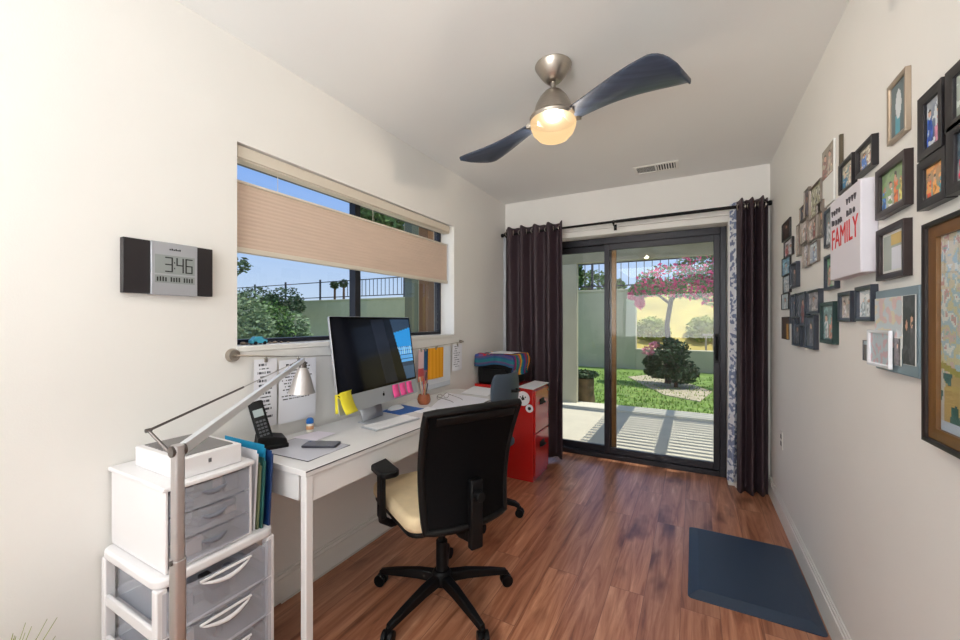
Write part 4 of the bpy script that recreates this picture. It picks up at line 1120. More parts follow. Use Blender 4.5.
class Wf:
    """wall-plane patch on the right wall: u runs from far to near, v up"""
    def __init__(s, xl, xr, yt, yb, depth):
        x = XR - depth
        a = on_x(xl, yt, x); c = on_x(xl, yb, x); d = on_x(xr, yt, x)
        s.y = a.y; s.z = c.z; s.w = a.y - d.y; s.h = a.z - c.z; s.x = XR
def fbox(b, wf_, u0, u1, v0, v1, d0, d1):
    box(b, wf_.x - d1, wf_.x - d0, wf_.y - u1, wf_.y - u0, wf_.z + v0, wf_.z + v1)
def fring(b, wf_, u0, u1, v0, v1, wd, d0, d1, lip=.0):
    def P(u, v, d): return b.verts.new((wf_.x - d, wf_.y - u, wf_.z + v))
    rs = []
    for ins, d in ((0, d0), (0, d1), (wd * .5, d1 + lip * .4), (wd, d1 - .003), (wd, d0)):
        rs.append([P(u0 + ins, v0 + ins, d), P(u1 - ins, v0 + ins, d), P(u1 - ins, v1 - ins, d), P(u0 + ins, v1 - ins, d)])
    rs.append(rs[0])
    for p, q in zip(rs, rs[1:]):
        for i in range(4): b.faces.new((p[i], p[(i + 1) % 4], q[(i + 1) % 4], q[i]))
def fpic(name, wf_, u0, u1, v0, v1, d, fn, par, res=330, label=None):
    nu = max(6, min(80, int((u1 - u0) * res))); nv = max(6, min(110, int((v1 - v0) * res)))
    return picture(name, (wf_.x - d, wf_.y - u0, wf_.z + v0), (0, -(u1 - u0), 0), (0, 0, v1 - v0), nu, nv, fn, M_photo, par, world=True, label=label)
def frame(label, xl, xr, yt, yb, fn, m=M_fblack, depth=.022, bw=.016, mt=0.0, name='picture_frame', group='framed photos on the picture wall'):
    bw *= .8; depth *= .62
    wf_ = Wf(xl, xr, yt, yb, depth)
    t = thing(name, label, 'picture frame', (XR, wf_.y - wf_.w / 2, wf_.z), group=group)
    b = newbm(); fring(b, wf_, 0, wf_.w, 0, wf_.h, bw, 0, depth); obj('frame', b, m, t, world=True, bev=.001)
    b = newbm(); dp_ = depth - .010 if depth > .013 else depth * .5
    fbox(b, wf_, bw - .001, wf_.w - bw + .001, bw - .001, wf_.h - bw + .001, .0005, dp_ - .001)
    obj('mount', b, M_mat, t, world=True, smooth=False)
    i_ = bw + mt
    fpic('photo', wf_, i_, wf_.w - i_, i_, wf_.h - i_, dp_, fn, t)
    return t
G = (110, 140, 90); BL = (120, 160, 210)
frame('silver framed portrait of a figure in white, highest on the wall', 886.5, 905, 88.5, 147, lambda u, v: (226, 232, 236) if ((u - .5) / .2) ** 2 + ((v - .58) / .28) ** 2 < 1 else ((90, 170, 190) if abs(u - .45) < .16 and v < .4 else (96, 116, 122)), M_fsil, .02, .016)
frame('brown framed photo of a group outdoors, above the plain view print', 874.8, 904, 172.5, 221, people(4, G, (190, 200, 190), ((90, 140, 210), (240, 236, 230), (236, 120, 60), (244, 220, 120)), 4), M_fbrown, .03, .026)
frame('brown framed pale print of a bright window view, beside the canvas sign', 875.5, 903, 231.5, 281.5, lambda u, v: (238, 240, 250) if u > .42 and v < .62 else ((220, 190, 110) if v > .7 and u > .4 else (176, 186, 178)), M_fbrown, .03, .022, .008)
frame('black framed photo of a person in blue, above the canvas sign', 855, 871.5, 151, 179.5, people(6, (196, 190, 176), (150, 120, 110), ((90, 140, 220), (226, 180, 170)), 2), M_fblack, .028, .018)
frame('narrow black framed photo, left neighbour of the one above the sign', 838, 851.5, 166.5, 196, people(7, (190, 180, 160), (60, 140, 180), ((60, 140, 190), (210, 190, 170)), 2), M_fblack, .026, .016)
frame('slate frame partly hidden behind the upper sign edge', 823.5, 835, 212, 249, people(8, (120, 130, 130), (180, 186, 190), ((220, 224, 230), (150, 160, 170)), 2), M_fslate, .02, .018)
frame('slate frame with green photo, below the sign edge', 823.5, 834.5, 257, 291, people(9, (110, 160, 120), (200, 200, 190), ((190, 150, 130), (230, 230, 220)), 2), M_fslate, .028, .016)
frame('deep dark green frame angled below the canvas sign', 819.5, 832.5, 303, 342.5, people(10, (120, 150, 150), (90, 120, 124), ((226, 226, 230), (214, 150, 130)), 2), M_fgreen, .032, .02)
frame('slate frame with pinkish photo, first under the canvas sign', 837.3, 850, 293, 321.8, people(11, (170, 160, 150), (200, 196, 190), ((226, 214, 216), (190, 180, 180)), 2), M_fslate, .026, .018)
frame('slate frame with pale blue photo, second under the canvas sign', 854.3, 870.5, 287.5, 321.3, people(12, (210, 220, 224), (220, 226, 228), ((200, 214, 222), (226, 232, 236)), 2), M_fslate, .03, .018)
frame('small dark grey frame beside the black cluster', 789, 796, 265, 289, people(13, (60, 60, 70), (50, 50, 60), ((120, 110, 110),), 1), M_fslate, .03, .012)
frame('small unframed brown snapshot, lowest on the wall', 781.5, 788.5, 317, 338.5, lambda u, v: (226, 170, 90) if u > .62 and v < .7 else (96, 78, 70), M_fbrown, .008, .004, name='snapshot', group=None)

def cluster(label, cells, m, depth, bw, cat='picture frame', name='collage_frame', group=None, fns=None):
    t = None
    for i, (xl, xr, yt, yb, fn) in enumerate(cells):
        dp = depth * .7 + (.004 if i % 2 else 0)
        wf_ = Wf(xl, xr, yt, yb, dp)
        if t is None: t = thing(name, label, cat, (XR, wf_.y, wf_.z), group=group)
        b = newbm(); fring(b, wf_, 0, wf_.w, 0, wf_.h, bw, 0, dp); dq = dp - .009 if dp > .014 else dp * .6; fbox(b, wf_, bw - .001, wf_.w - bw + .001, bw - .001, wf_.h - bw + .001, .0005, dq - .001)
        c = obj('frame_section', b, m, t, world=True, bev=.001)
        fpic('photo', wf_, bw, wf_.w - bw, bw, wf_.h - bw, dq, fn, c)
    return t
dk = lambda s: people(s, (60, 66, 84), (44, 48, 64), ((110, 110, 124), (70, 76, 96)), 1)
cluster('black staggered multi-photo frame in the lower cluster by the curtain', [
    (789.5, 795, 295, 324, dk(1)), (796.2, 804.5, 293.5, 326, people(2, (90, 96, 110), (70, 74, 90), ((150, 90, 90),), 1)), (806, 818, 291.5, 314, people(3, (150, 146, 150), (110, 110, 120), ((190, 180, 180),), 1)),
    (791.5, 799.5, 316.5, 345, dk(4)), (803.5, 813.5, 315.5, 347.5, dk(5))], M_fslate, .028, .010)
cluster('black vertical strip collage nearest the curtain', [
    (781.5, 789.5, 225.5, 243, people(5, (70, 56, 50), (50, 40, 40), ((90, 70, 60),), 1)), (783.5, 791.5, 243, 259.5, people(6, (206, 200, 206), (190, 180, 190), ((210, 120, 120), (230, 230, 235)), 2)),
    (781.5, 789.5, 259.5, 277, people(7, (150, 190, 214), (140, 180, 210), ((200, 214, 226),), 1)), (782.5, 789, 277, 294, people(8, (206, 220, 228), (190, 204, 214), ((226, 232, 238),), 1)),
    (781, 788, 294.5, 310, people(9, (214, 228, 232), (200, 214, 220), ((230, 236, 238),), 1))], M_fblack, .014, .005)
br = lambda s, c=(150, 140, 130): people(s, c, (130, 120, 116), ((200, 190, 184), (150, 70, 64), (120, 110, 106)), 2)
M_pew = mat('pewter_frame', (128, 118, 110), .35, metal=.4)
cluster('pewter staggered collage of many small photos left of the sign', [
    (803.5, 808.2, 192, 219, people(3, (70, 60, 70), (60, 52, 60), ((90, 80, 96),), 1)), (808.6, 820, 190.5, 221, lambda u, v: (170, 166, 130) if noise.noise(Vector((u * 7, v * 9, 2))) > 0 else ((216, 214, 196) if noise.noise(Vector((u * 9, v * 7, 5))) > -.1 else (70, 66, 56))),
    (799, 803.2, 209, 223, dk(2)), (800, 806.5, 223, 245, br(4, (200, 190, 186))), (807, 815, 222, 243.5, br(5, (190, 176, 170))), (815.5, 822, 205, 239, people(9, (150, 140, 120), (110, 100, 90), ((90, 80, 76),), 1)),
    (808.5, 817, 245, 265, people(6, (196, 204, 214), (180, 190, 204), ((150, 170, 200),), 1)), (802, 807.5, 246, 268.5, br(7, (200, 200, 210))), (796, 799.5, 226, 257, br(8))], M_pew, .018, .004)
t_ = cluster('black four-photo collage at the top, nearest the camera', [
    (917, 941, 100.5, 163, people(14, (180, 186, 190), (30, 60, 120), ((40, 90, 190), (226, 150, 180)), 2, hd_=.66)),
    (944.5, 985, 74, 135, people(15, (190, 196, 190), (170, 180, 170), ((236, 110, 100), (240, 230, 224)), 2)),
    (916.5, 944.5, 164.5, 212, people(16, (226, 150, 90), (120, 170, 176), ((232, 92, 60), (240, 160, 70), (80, 160, 180)), 3)),
    (945.5, 985, 129, 197, people(17, (60, 76, 90), (190, 196, 196), ((206, 40, 80), (230, 230, 230)), 2))], M_fblack, .03, .022)

# canvas sign
wf_ = Wf(830.2, 860.4, 204, 281, .042)
t = thing('canvas_sign', 'white box canvas with handwritten words and FAMILY in red', 'sign', (XR, wf_.y - wf_.w / 2, wf_.z))
b = newbm(); fbox(b, wf_, 0, wf_.w, 0, wf_.h, .0, .042); obj('canvas', b, mat('white_canvas', (226, 222, 230), .7), t, world=True, bev=.003)
M_redink = mat('red_ink', (214, 40, 48), .6); M_ink = mat('dark_ink', (70, 66, 74), .6)
# orientation: text x -> -Y world, text y -> Z, normal -> -X
def TM(u, v, sx_=1.0, rot=0.0):
    base = Matrix(((0, 0, -1, 0), (-1, 0, 0, 0), (0, 1, 0, 0), (0, 0, 0, 1)))
    return Matrix.Translation(Vector((XR - .0425, wf_.y - u * wf_.w, wf_.z + v * wf_.h)) - origin(t)) @ base @ Matrix.Rotation(rot, 4, 'Z') @ Matrix.Diagonal((sx_, 1, 1, 1))
wl = wf_.w * .86
o = textmesh('red_lettering', 'FAMILY', .105, TM(.5, .50, 1.0, R(1)), M_redink, t)
xs = [v.co.y for v in o.data.vertices]; cur = max(xs) - min(xs)
sc_ = wl / cur; mid_ = (max(xs) + min(xs)) / 2
for v in o.data.vertices: v.co.y = mid_ + (v.co.y - mid_) * sc_
rn = random.Random(5); b = newbm()
def stroke(b, pts, r=.0028):
    tube(b, [Vector((XR - .0425, wf_.y - u * wf_.w, wf_.z + v * wf_.h)) for u, v in pts], r, 5)
for (u0, u1, v0) in ((.08, .42, .84), (.60, .92, .86), (.10, .16, .72), (.24, .48, .70), (.62, .90, .72)):
    n = max(2, int((u1 - u0) / .075))
    for i in range(n):
        uu = u0 + (u1 - u0) * i / n; k = rn.randrange(3)
        if k == 0: stroke(b, [(uu, v0 - .035), (uu, v0 + .035)]); stroke(b, [(uu, v0), (uu + .03, v0 + .02), (uu + .045, v0 - .03)])
        elif k == 1: stroke(b, [(uu + .022 + .022 * math.cos(a * .8), v0 - .008 + .026 * math.sin(a * .8)) for a in range(9)])
        else: stroke(b, [(uu, v0 + .03), (uu + .02, v0 - .035), (uu + .045, v0 + .025)])
obj('small_handwriting', b, M_ink, t, world=True)

# tall card photo left of black frames, above
wf_ = Wf(822, 833.5, 153, 210, .008)
t = thing('photo_card', 'tall white card with a photo on its upper half, above the sign', 'photo', (XR, wf_.y - wf_.w / 2, wf_.z))
b = newbm(); fbox(b, wf_, 0, wf_.w, 0, wf_.h, .001, .008); obj('card', b, M_mat, t, world=True, bev=.001)
fpic('photo', wf_, .004, wf_.w - .004, wf_.h * .48, wf_.h - .004, .0086, people(20, (150, 140, 120), (150, 110, 96), ((150, 90, 80), (190, 170, 150)), 2), t)
wf_ = Wf(836, 839, 136, 166, .02)
b = newbm(); fbox(b, wf_, 0, .012, 0, wf_.h, .001, .012); o = obj('wooden_strip', b, mat('olive_strip', (84, 74, 56), .5)); tag(o, 'thin brown strip fixed beside the tall photo card', 'strip')

# blue-grey board with photos
wf_ = Wf(875.5, 919, 291.5, 368, .02)
t = thing('memo_board', 'blue-grey magnetic board with loose photos beside the large wood frame', 'board', (XR, wf_.y - wf_.w / 2, wf_.z))
b = newbm(); fbox(b, wf_, 0, wf_.w, 0, wf_.h, .002, .02); obj('board', b, mat('blue_grey_board', (128, 148, 160), .3), t, world=True, bev=.003)
def bitem(label, u0, u1, v0, v1, d, fn, name='photo_print'):
    W_f = wf_
    t = thing(name, label, 'photo', (XR - d, W_f.y - (u0 + u1) / 2 * W_f.w, W_f.z + v0 * W_f.h))
    b = newbm(); fbox(b, W_f, u0 * W_f.w, u1 * W_f.w, v0 * W_f.h, v1 * W_f.h, d - .002, d); obj('print_sheet', b, M_mat, t, world=True)
    fpic('picture', W_f, u0 * W_f.w + .001, u1 * W_f.w - .001, v0 * W_f.h + .001, v1 * W_f.h - .001, d + .0005, fn, t)
bitem('pale pink floral photo across the upper part of the board', .03, .70, .30, .90, .0235, lambda u, v: (226, 196, 196) if noise.noise(Vector((u * 6, v * 6, 1))) > .12 else ((226, 214, 190) if noise.noise(Vector((u * 5, v * 8, 7))) > .1 else (206, 214, 220)))
bitem('dark portrait photo on the near side of the board', .72, .97, .13, .90, .0235, people(22, (60, 58, 64), (30, 28, 34), ((40, 36, 42), (90, 82, 90)), 2))
bitem('dark little snapshot low on the board', .55, .70, .10, .42, .026, people(23, (90, 80, 84), (60, 54, 60), ((110, 90, 100),), 1))
wf2 = wf_
t = thing('acrylic_frame', 'clear white-edged acrylic frame hanging over the board bottom', 'picture frame', (XR - .03, wf2.y - .2 * wf2.w, wf2.z))
b = newbm(); fring(b, wf2, -.012, wf2.w * .54, .010, wf2.h * .50, .009, .028, .036); obj('frame', b, mat('white_acrylic', (240, 242, 248), .15), t, world=True)
fpic('picture', wf2, -.004, wf2.w * .53, .018, wf2.h * .48, .030, lambda u, v: (214, 180, 190) if noise.noise(Vector((u * 8, v * 5, 4))) > .1 else (196, 208, 216), t)
frame('tiny snapshot sticking out below the grey board', 862.5, 869, 340, 360, lambda u, v: (120, 110, 112) if v < .8 else (190, 206, 216), M_fslate, .006, .003, name='snapshot', group=None)

# large wood frame
wf_ = Wf(921.2, 1010, 225.5, 439.2, .034)
t = thing('large_picture_frame', 'large walnut frame with a busy pastel print, nearest the camera', 'picture frame', (XR, wf_.y - wf_.w / 2, wf_.z))
b = newbm(); fring(b, wf_, 0, wf_.w, 0, wf_.h, .010, 0, .034); obj('outer_edge', b, M_fedge, t, world=True, label='dark outer edge')
b = newbm(); fring(b, wf_, .0102, wf_.w - .0102, .0102, wf_.h - .0102, .024, .002, .026); obj('frame', b, M_walnut, t, world=True)
PAL = [(232, 218, 204), (206, 216, 212), (236, 228, 222), (160, 198, 192), (224, 190, 190), (222, 208, 166), (180, 202, 216), (240, 236, 232), (214, 160, 160), (150, 182, 172)]
def town(u, v):
    u += .05 * noise.noise(Vector((u * 14, v * 18, 6)))
    if .0 < v < .055: return (206, 214, 232)
    if abs(v - .30 + .12 * (u - .3)) < .018: return (176, 160, 70)
    if v < .30:
        return (60, 104, 104) if noise.noise(Vector((u * 6, v * 9, 9))) > .12 else ((206, 170, 110) if noise.noise(Vector((u * 9, v * 3, 2))) > 0 else (214, 206, 200))
    n = noise.noise(Vector((u * 7, v * 11, 3))) * .5 + .5; n2 = noise.noise(Vector((u * 14, v * 20, 8))) * .5 + .5
    return PAL[int((n * .7 + n2 * .55) * 9.9) % len(PAL)] if v < .72 or n2 > .5 else (232, 214, 190)
fpic('print', wf_, .034, wf_.w - .034, .034, wf_.h - .034, .015, town, t, res=230)
b = newbm(); fbox(b, wf_, .0345, wf_.w - .0345, .0345, wf_.h - .0345, .0165, .0185); obj('glazing', b, M_glass, t, world=True, smooth=False)
b = newbm(); fbox(b, wf_, .012, wf_.w - .012, .012, wf_.h - .012, .001, .0018); obj('backing_board', b, M_mat, t, world=True)

# ------------------------------------------------------------------ house plant (bottom corner)
t = thing('potted_plant', 'spiky green and yellow plant at the very near end of the wall', 'plant', (-1.49, .27, 0))
b = newbm(); lathe(b, [(0, 0), (.07, 0), (.095, .19), (.10, .20), (.10, .215), (.088, .215), (.08, .17), (0, .165)], 28); obj('pot', b, mat('terracotta_pot', (170, 106, 78), .7), t)
rn = random.Random(11); b = newbm()
for i in range(44):
    a = rn.uniform(0, 6.28); r_ = rn.uniform(.03, .11); hh = rn.uniform(.26, .385); w_ = .006
    pv = None
    d_ = Vector((math.cos(a), math.sin(a), 0)); s_ = Vector((-d_.y, d_.x, 0))
    for k in range(7):
        f_ = k / 6; c = d_ * (.01 + r_ * f_ ** 1.6) + Vector((0, 0, .165 + hh * f_ - .03 * f_ ** 3)); ww = w_ * (1 - f_) ** .6 + .0003
        cur = (b.verts.new(c - s_ * ww), b.verts.new(c + s_ * ww))
        if pv: b.faces.new((pv[0], pv[1], cur[1], cur[0]))
        pv = cur
obj('leaves', b, mat('yellow_green_leaf', (150, 156, 70), .6, var=.3, scale=20), t, solid=.001)

# ================================================================== OUTSIDE
M_conc = mat('patio_concrete', (200, 192, 172), .85, var=.06, scale=4, bump=.05, bscale=90)
M_grass = mat('lawn_green', (112, 140, 66), .9, var=.35, scale=7, bump=.5, bscale=60)
M_stucco = mat('sage_stucco', (190, 184, 158), .9, var=.05, scale=3, bump=.15, bscale=60)
M_iron = mat('black_iron', (34, 38, 50), .5)
b = newbm(); box(b, -14, 6, DY + .125, 6.15, -.30, -.08); struct('floor_patio', b, M_conc, smooth=False)
b = newbm(); box(b, -14, 6, 6.15, 6.52, -.30, -.05); struct('trim_3', b, mat('pale_kerb', (214, 208, 190), .8), bev=.008)
b = newbm(); box(b, -30, 10, 6.52, 12.0, -.5, -.10); o = obj('lawn', b, M_grass, smooth=False); o['kind'] = 'structure'
b = newbm(); box(b, -14, EX0 - .02, -8, DY + .125, -.30, -.09); o = obj('side_yard', b, M_conc, smooth=False); o['kind'] = 'structure'
b = newbm(); box(b, -200, 200, 12.2, 300, -2.2, -2.0); o = obj('ground_beyond', b, mat('dry_earth', (176, 160, 110), .95, var=.2, scale=.3), smooth=False); o['kind'] = 'structure'
b = newbm(); box(b, EX0 - .03, EX0, -3, WY0 - .0, -.1, 2.7); 
b.free()
# grass tufts
rn = random.Random(3); b = newbm()
for i in range(5200):
    y = 6.56 + (rn.random() ** 1.6) * 4.5; x = rn.uniform(-5.0, 1.8); h_ = rn.uniform(.03, .06); a = rn.uniform(0, 3.14); dx, dy = math.cos(a) * .014, math.sin(a) * .014
    b.faces.new((b.verts.new((x - dx, y - dy, -.10)), b.verts.new((x + dx, y + dy, -.10)), b.verts.new((x + rn.uniform(-.02, .02), y + rn.uniform(-.02, .02), -.10 + h_))))
o = obj('grass_blades', b, mat('blade_green', (134, 162, 76), .8, var=.3, scale=3), smooth=False); tag(o, 'short green lawn grass beyond the patio', 'grass', kind='stuff')

# retaining wall, high then stepping down
WYR = 12.0
hz1 = 2.13
b = newbm(); box(b, -32, -1.45, WYR, WYR + .3, -.5, hz1); box(b, -32, -1.42, WYR - .03, WYR + .33, hz1, hz1 + .07)
box(b, -1.45, 8, WYR, WYR + .3, -.5, .48)
o = obj('retaining_wall', b, M_stucco, bev=.01); tag(o, 'long sage green garden wall behind the lawn', 'wall')
# iron fence on the wall
t = thing('iron_fence', 'black iron railing standing on top of the garden wall', 'fence', (-10, WYR + .15, hz1 + .07))
zt_ = hz1 + .07
b = newbm()
for z in (.10, .78): box(b, -32, 6.2, WYR + .135, WYR + .165, zt_ + z, zt_ + z + .035)
obj('rails', b, M_iron, t, world=True)
x = -31.5
while x < -1.4:
    b = newbm(); box(b, x - .03, x + .03, WYR + .12, WYR + .18, zt_, zt_ + .92); obj('post', b, M_iron, t, world=True); x += 2.4
x = 1.0
for x in (1.0, 3.4, 5.8):
    b = newbm(); box(b, x - .03, x + .03, WYR + .12, WYR + .18, .48, zt_ + .92); obj('post', b, M_iron, t, world=True)
x = -13.0
while x < 4:
    b = newbm(); box(b, x - .009, x + .009, WYR + .14, WYR + .16, zt_ + .10, zt_ + .80); obj('picket', b, M_iron, t, world=True, smooth=False); x += .21

# pergola over the patio
M_perg = mat('olive_painted_wood', (156, 150, 122), .8, var=.05, scale=6)
sh_ = Vector((SUN.x / SUN.z, SUN.y / SUN.z)) * 2.62      # offset from lattice to its shadow
PZ = 2.50
t = thing('pergola', 'olive slatted patio cover outside the glass door', 'pergola', (1, 5, -.08))
b = newbm(); box(b, -3.2, 5.2, 6.36, 6.46, 2.20, PZ); obj('header_beam', b, M_perg, t, world=True, bev=.004)
b = newbm(); box(b, -3.2, 5.2, DY + .14, DY + .20, 2.16, PZ); obj('ledger', b, M_perg, t, world=True, bev=.004)
for bxs in ((-1.03, -.81), (-.345, -.255), (.45, .54), (1.25, 1.34), (2.05, 2.14), (2.85, 2.94)):
    b = newbm(); box(b, bxs[0] + sh_.x, bxs[1] + sh_.x, DY + .20, 7.0, PZ, PZ + .09); obj('rafter', b, M_perg, t, world=True, bev=.003)
x0 = -1.11 + sh_.x
y = 3.9
while y < 7.0:
    b = newbm(); box(b, x0, 4.4, y, y + .055, PZ + .09, PZ + .115); obj('slat', b, M_perg, t, world=True, smooth=False); y += .12
for xx in (4.9,):
    b = newbm(); box(b, xx - .08, xx + .08, 6.34, 6.48, -.05, 2.20); obj('post', b, M_perg, t, world=True)
# stucco columns at the patio edge
for i, (x0, x1, y0, y1, lab) in enumerate(((-2.0, -1.66, 6.36, 6.46, 'pale sage patio column seen in the left glass pane'), (-5.05, -4.78, 6.36, 6.46, 'slim sage column seen through the window beside the wood post'))):
    b = newbm(); box(b, x0, x1, y0, y1, -.08, 2.20); o = obj('patio_column', b, M_stucco, bev=.01); tag(o, lab, 'column')
b = newbm(); box(b, -2.20, -2.10, 2.90, 3.05, -.09, 2.6); o = obj('wooden_post', b, mat('brown_wood_post', (120, 82, 46), .7, var=.2, scale=10, stretch=(1, 1, .1))); tag(o, 'brown wooden post just outside the window end', 'post')
b = newbm(); box(b, -2.95, -2.85, 3.62, 3.75, -.09, 2.6); o = obj('wooden_post', b, mat('dark_sage_post', (86, 96, 84), .8)); tag(o, 'dark green post outside the window beyond the brown one', 'post')

# ---- vegetation
def leaves(b, rn, blobs, n, size, flat_=.5):
    for _ in range(n):
        c, r = rn.choice(blobs); c = Vector(c); r = Vector(r)
        d = Vector((rn.gauss(0, 1), rn.gauss(0, 1), rn.gauss(0, 1))).normalized() * rn.uniform(.55, 1.0)
        p = c + Vector((d.x * r.x, d.y * r.y, d.z * r.z))
        a = Vector((rn.gauss(0, 1), rn.gauss(0, 1), rn.gauss(0, flat_))).normalized(); q = a.cross(Vector((rn.gauss(0, 1), rn.gauss(0, 1), rn.gauss(0, 1)))).normalized()
        s_ = size * rn.uniform(.6, 1.3)
        vs = [b.verts.new(p + a * s_), b.verts.new(p + q * s_ * .55), b.verts.new(p - a * s_), b.verts.new(p - q * s_ * .55)]
        b.faces.new(vs)
def plant(name, label, cat, base, stems, blobs, n, size, m, seed, group=None, flowers=None, trunk_m=None):
    rn = random.Random(seed); t = thing(name, label, cat, base, group=group)
    b = newbm()
    for pts, rr in stems: tube(b, pts, rr, 8)
    obj('trunk', b, trunk_m or mat('bark_brown', (92, 72, 54), .9, var=.3, scale=20), t)
    b = newbm(); leaves(b, rn, blobs, n, size); obj('foliage', b, m, t, smooth=False)
    if flowers:
        fb, fn_, fs, fm = flowers; b = newbm(); leaves(b, rn, fb, fn_, fs, 1); obj('blossoms', b, fm, t, smooth=False, label='vivid pink blossoms')
    return t
M_lg = mat('leaf_mid_green', (84, 118, 56), .7, var=.35, scale=6); M_ld = mat('leaf_dark_green', (56, 80, 50), .7, var=.35, scale=6); M_lp = mat('leaf_pale_green', (118, 140, 104), .7, var=.3, scale=6)
M_fl = mat('bougainvillea_pink', (240, 62, 128), .7, var=.25, scale=9); M_fl2 = mat('pale_pink_petals', (240, 150, 170), .7, var=.2, scale=9)
tb_ = on_z(668, 384, -.10)
def rel(px, py, base, dy=0): return on_y(px, py, base.y + dy) - base
tr = rel(671, 300, tb_)
blob = [(rel(672, 278, tb_), (.75, .5, .33)), (rel(700, 265, tb_), (.5, .5, .38)), (rel(650, 288, tb_), (.42, .4, .2)), (rel(715, 290, tb_), (.4, .4, .35)), (rel(690, 288, tb_), (.6, .5, .25)), (rel(640, 292, tb_), (.25, .3, .14)), (rel(705, 250, tb_), (.45, .4, .22)), (rel(740, 262, tb_), (.5, .4, .5))]
plant('bougainvillea_tree', 'pink bougainvillea tree on a thin trunk beyond the lawn', 'tree', tb_,
      [([(0, 0, 0), (.02, 0, .7), (-.02, 0, 1.3), tr, tr + Vector((.3, 0, .35))], [.07, .06, .05, .05, .03]), ([tr - Vector((0, 0, .1)), tr + Vector((-.35, 0, .2))], [.035, .02])],
      blob, 3000, .05, M_lg, 5, flowers=(blob[:6] + [(rel(640, 303, tb_), (.10, .2, .12)), (rel(634, 296, tb_), (.12, .2, .08))], 2600, .05, M_fl))
sb = on_z(676, 388, -.10)
plant('flowering_bush', 'dark bush with few pink flowers at the foot of the tree', 'bush', sb,
      [([(0, 0, 0), (0, 0, .5)], [.04, .02])], [(rel(672, 352, sb), (.35, .35, .30)), (rel(682, 372, sb), (.32, .3, .26)), (rel(662, 372, sb), (.35, .3, .14)), (rel(652, 362, sb), (.18, .2, .14))], 3800, .04, M_ld, 6,
      flowers=([(rel(648, 351, sb), (.14, .15, .1)), (rel(655, 345, sb), (.12, .15, .08))], 260, .03, M_fl2))
b = newbm(); bmesh.ops.create_icosphere(b, subdivisions=4, radius=1)
for v in b.verts: v.co = Vector((v.co.x * .22, v.co.y * .25, v.co.z * .50)) * (1 + .22 * noise.noise(v.co * 1.7))
p = on_z(672, 378, -.10); o = obj('boulder', b, mat('dark_boulder', (62, 52, 42), .9, var=.2, scale=8, bump=.3, bscale=12)); o.location = (p.x + .02, p.y + .35, .30); tag(o, 'dark tall boulder behind the bush under the pink tree', 'rock')
# pale gravel bed with stones
b = newbm(); gp = [on_z(x_, y_, -.095)[:2] for x_, y_ in ((628, 377), (662, 374), (712, 392), (700, 402), (664, 395))]
prism(b, [tuple(g) for g in gp], -.105, -.085); o = obj('gravel_bed', b, mat('pale_gravel', (180, 170, 146), .95, var=.35, scale=30, bump=.5, bscale=40)); tag(o, 'pale gravel strip at the rear of the lawn', 'gravel', kind='stuff')

# stump in the lawn
p = on_z(582, 405, -.10)
b = newbm(); lathe(b, [(0, 0), (.17, 0), (.15, .2), (.15, .42), (.0, .43)], 16); o = obj('tree_stump', b, mat('weathered_wood', (104, 88, 60), .9, var=.3, scale=9)); o.location = (p.x, p.y + .2, -.10); tag(o, 'weathered stump standing in the lawn by the sage column', 'stump')
plant('trailing_plant', 'dark leafy clump growing on the weathered stump', 'plant', Vector((p.x, p.y + .2, .32)), [([(0, 0, 0), (0, 0, .06)], [.02, .01])], [((0, 0, .06), (.24, .2, .07))], 500, .035, M_ld, 91)
# trees beyond
def bigtree(label, base, r, n, size, m, seed, trunk=True, blobs=None):
    B = blobs or [((0, 0, r[2]), r), ((r[0] * .6, 0, r[2] * .8), (r[0] * .6, r[1] * .6, r[2] * .6)), ((-r[0] * .5, 0, r[2] * 1.2), (r[0] * .6, r[1] * .6, r[2] * .6))]
    return plant('garden_tree', label, 'tree', base, [([(0, 0, 0), (0, 0, B[0][0][2])], [.16, .08])], B, n, size, m, seed, group=None)
def at(px, py, y): return on_y(px, py, y)
p = at(590, 285, 15); bigtree('leafy tree behind the iron railing, seen in the left door pane', Vector((p.x, 15, -2)), (.9, .9, .9), 2600, .09, M_lg, 31, blobs=[((0, 0, p.z + 2 + .0), (.9, .8, .55)), ((-.7, 0, p.z + 2.4), (.5, .5, .6)), ((.9, 0, p.z + 1.8), (.4, .4, .4))])
p = at(405, 245, 20); q = at(405, 210, 20)
bigtree('broad dark tree rising past the right end of the window', Vector((p.x, 20, -2)), (3, 2, 3), 5200, .22, M_lg, 32, blobs=[((0, 0, p.z + 3.2), (3.2, 2, 2.0)), ((3.0, 0, p.z + 2.2), (2.6, 2, 1.9)), ((-2.2, 0, p.z + 4.2), (1.8, 1.5, 1.2))])
p = at(243, 266, 4.2)
plant('overhanging_branch', 'thin leafy branch hanging by the near window end', 'branch', Vector((p.x - .3, 4.2, -.1)), [([(-.5, 0, 0), (-.5, 0, 1.5), (-.3, 0, p.z + .45), (0.1, 0, p.z + .12)], [.03, .025, .015, .008])],
      [((.1, 0, p.z + .12), (.35, .2, .16)), ((-.3, 0, p.z + .3), (.4, .2, .25))], 170, .06, M_ld, 33)
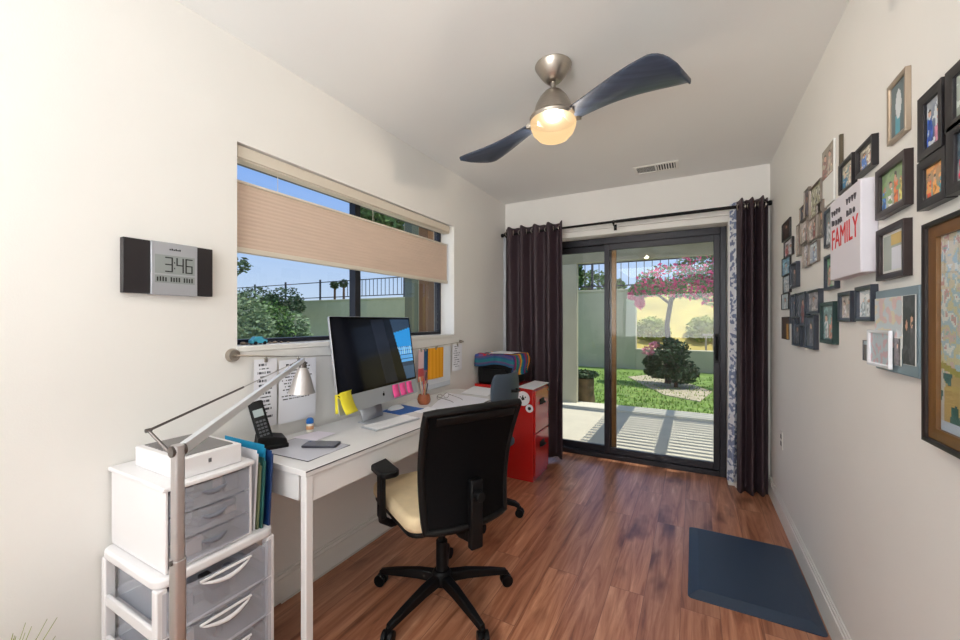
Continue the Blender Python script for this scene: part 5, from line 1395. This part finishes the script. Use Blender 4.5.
# hedge bushes in front of the wall, seen low in the window
for i, (px_, py_, y_, rx, rz_2, m_, lab) in enumerate(((245, 318, 6.0, .9, .75, M_lp, 'pale green shrub filling the near lower window corner'), (268, 322, 6.8, .9, .62, M_lg, 'mid green shrub, second from the near window end'), (288, 327, 7.2, .7, .5, M_lp, 'pale low shrub beside the bare garden wall'), (255, 297, 10.8, 1.5, .5, M_ld, 'dark hedge top peeking over the garden wall'), (285, 300, 10.6, 1.0, .6, M_ld, 'dark small tree against the garden wall'))):
    p = at(px_, py_, y_)
    plant('garden_shrub', lab, 'shrub', Vector((p.x, y_, -.10)), [([(0, 0, 0), (0, 0, max(.3, p.z))], [.05, .02])], [((0, 0, p.z + .1), (rx, .5, rz_2)), ((rx * .6, 0, p.z - .2), (rx * .5, .4, rz_2 * .7)), ((-rx * .6, 0, p.z - .1), (rx * .5, .4, rz_2 * .8))], 2200, .06, m_, 50 + i, group='shrubs along the garden wall')
# palms far away
for i, (px_, py_, lab) in enumerate(((334.5, 285, 'distant palm, the shorter of two on the skyline'), (343.5, 283.5, 'distant palm, the taller of two on the skyline'))):
    p = at(px_, py_, 55); t = thing('palm_tree', lab, 'tree', (p.x, 55, -2), group=None)
    b = newbm(); tube(b, [(0, 0, 0), (0.1, 0, p.z + 2)], [.28, .2], 8); obj('trunk', b, MATS['bark_brown'], t)
    b = newbm(); leaves(b, random.Random(70 + i), [((0, 0, p.z + 2), (.8, .8, .8))], 260, .3); obj('fronds', b, M_ld, t, smooth=False)
# hillside to the right
M_hill = mat('dry_yellow_slope', (196, 178, 104), .95, var=.22, scale=1.4, bump=.2, bscale=20)
b = newbm()
sheet(b, lambda u, v: Vector((-2.2 + 26 * u, 12.9 + 14 * v, -.1 + 2.75 * min(1, v * 3.2) + .25 * noise.noise(Vector((u * 9, v * 5, 1))))), 40, 20)
o = obj('hillside', b, M_hill, ang=180); o['kind'] = 'structure'
b = newbm(); box(b, .55, 9, 12.55, 12.8, -.4, 1.15); o = obj('garden_wall', b, mat('apricot_stucco', (230, 178, 112), .9, var=.06, scale=4), bev=.01); tag(o, 'low apricot coloured wall below the yellow slope', 'wall')
t = thing('balustrade', 'low white balustrade along the apricot wall', 'balustrade', (2.5, 12.45, .48))
b = newbm(); box(b, .2, 6, 12.38, 12.5, .86, .92); obj('rail', b, mat('old_white_rail', (206, 190, 160), .8), t, world=True)
for i in range(26):
    b = newbm(); tube(b, [(.3 + i * .18, 12.44, .46), (.3 + i * .18, 12.44, .86)], .025, 8); obj('baluster', b, MATS['old_white_rail'], t, world=True)
M_dg = mat('sunlit_shrub', (160, 170, 70), .8, var=.3, scale=5)
for i, (px_, py_, lab) in enumerate(((652, 318, 'sunlit yellow-green shrub on the slope left of the trunk'), (706, 312, 'sunlit yellow-green shrub on the slope right of the trunk'))):
    p = at(px_, py_, 14.5); plant('slope_shrub', lab, 'shrub', Vector((p.x, 14.5, .2)), [([(0, 0, 0), (0, 0, .7)], [.05, .02])], [((0, 0, .7), (.6, .5, .55))], 1300, .07, M_dg, 80 + i)
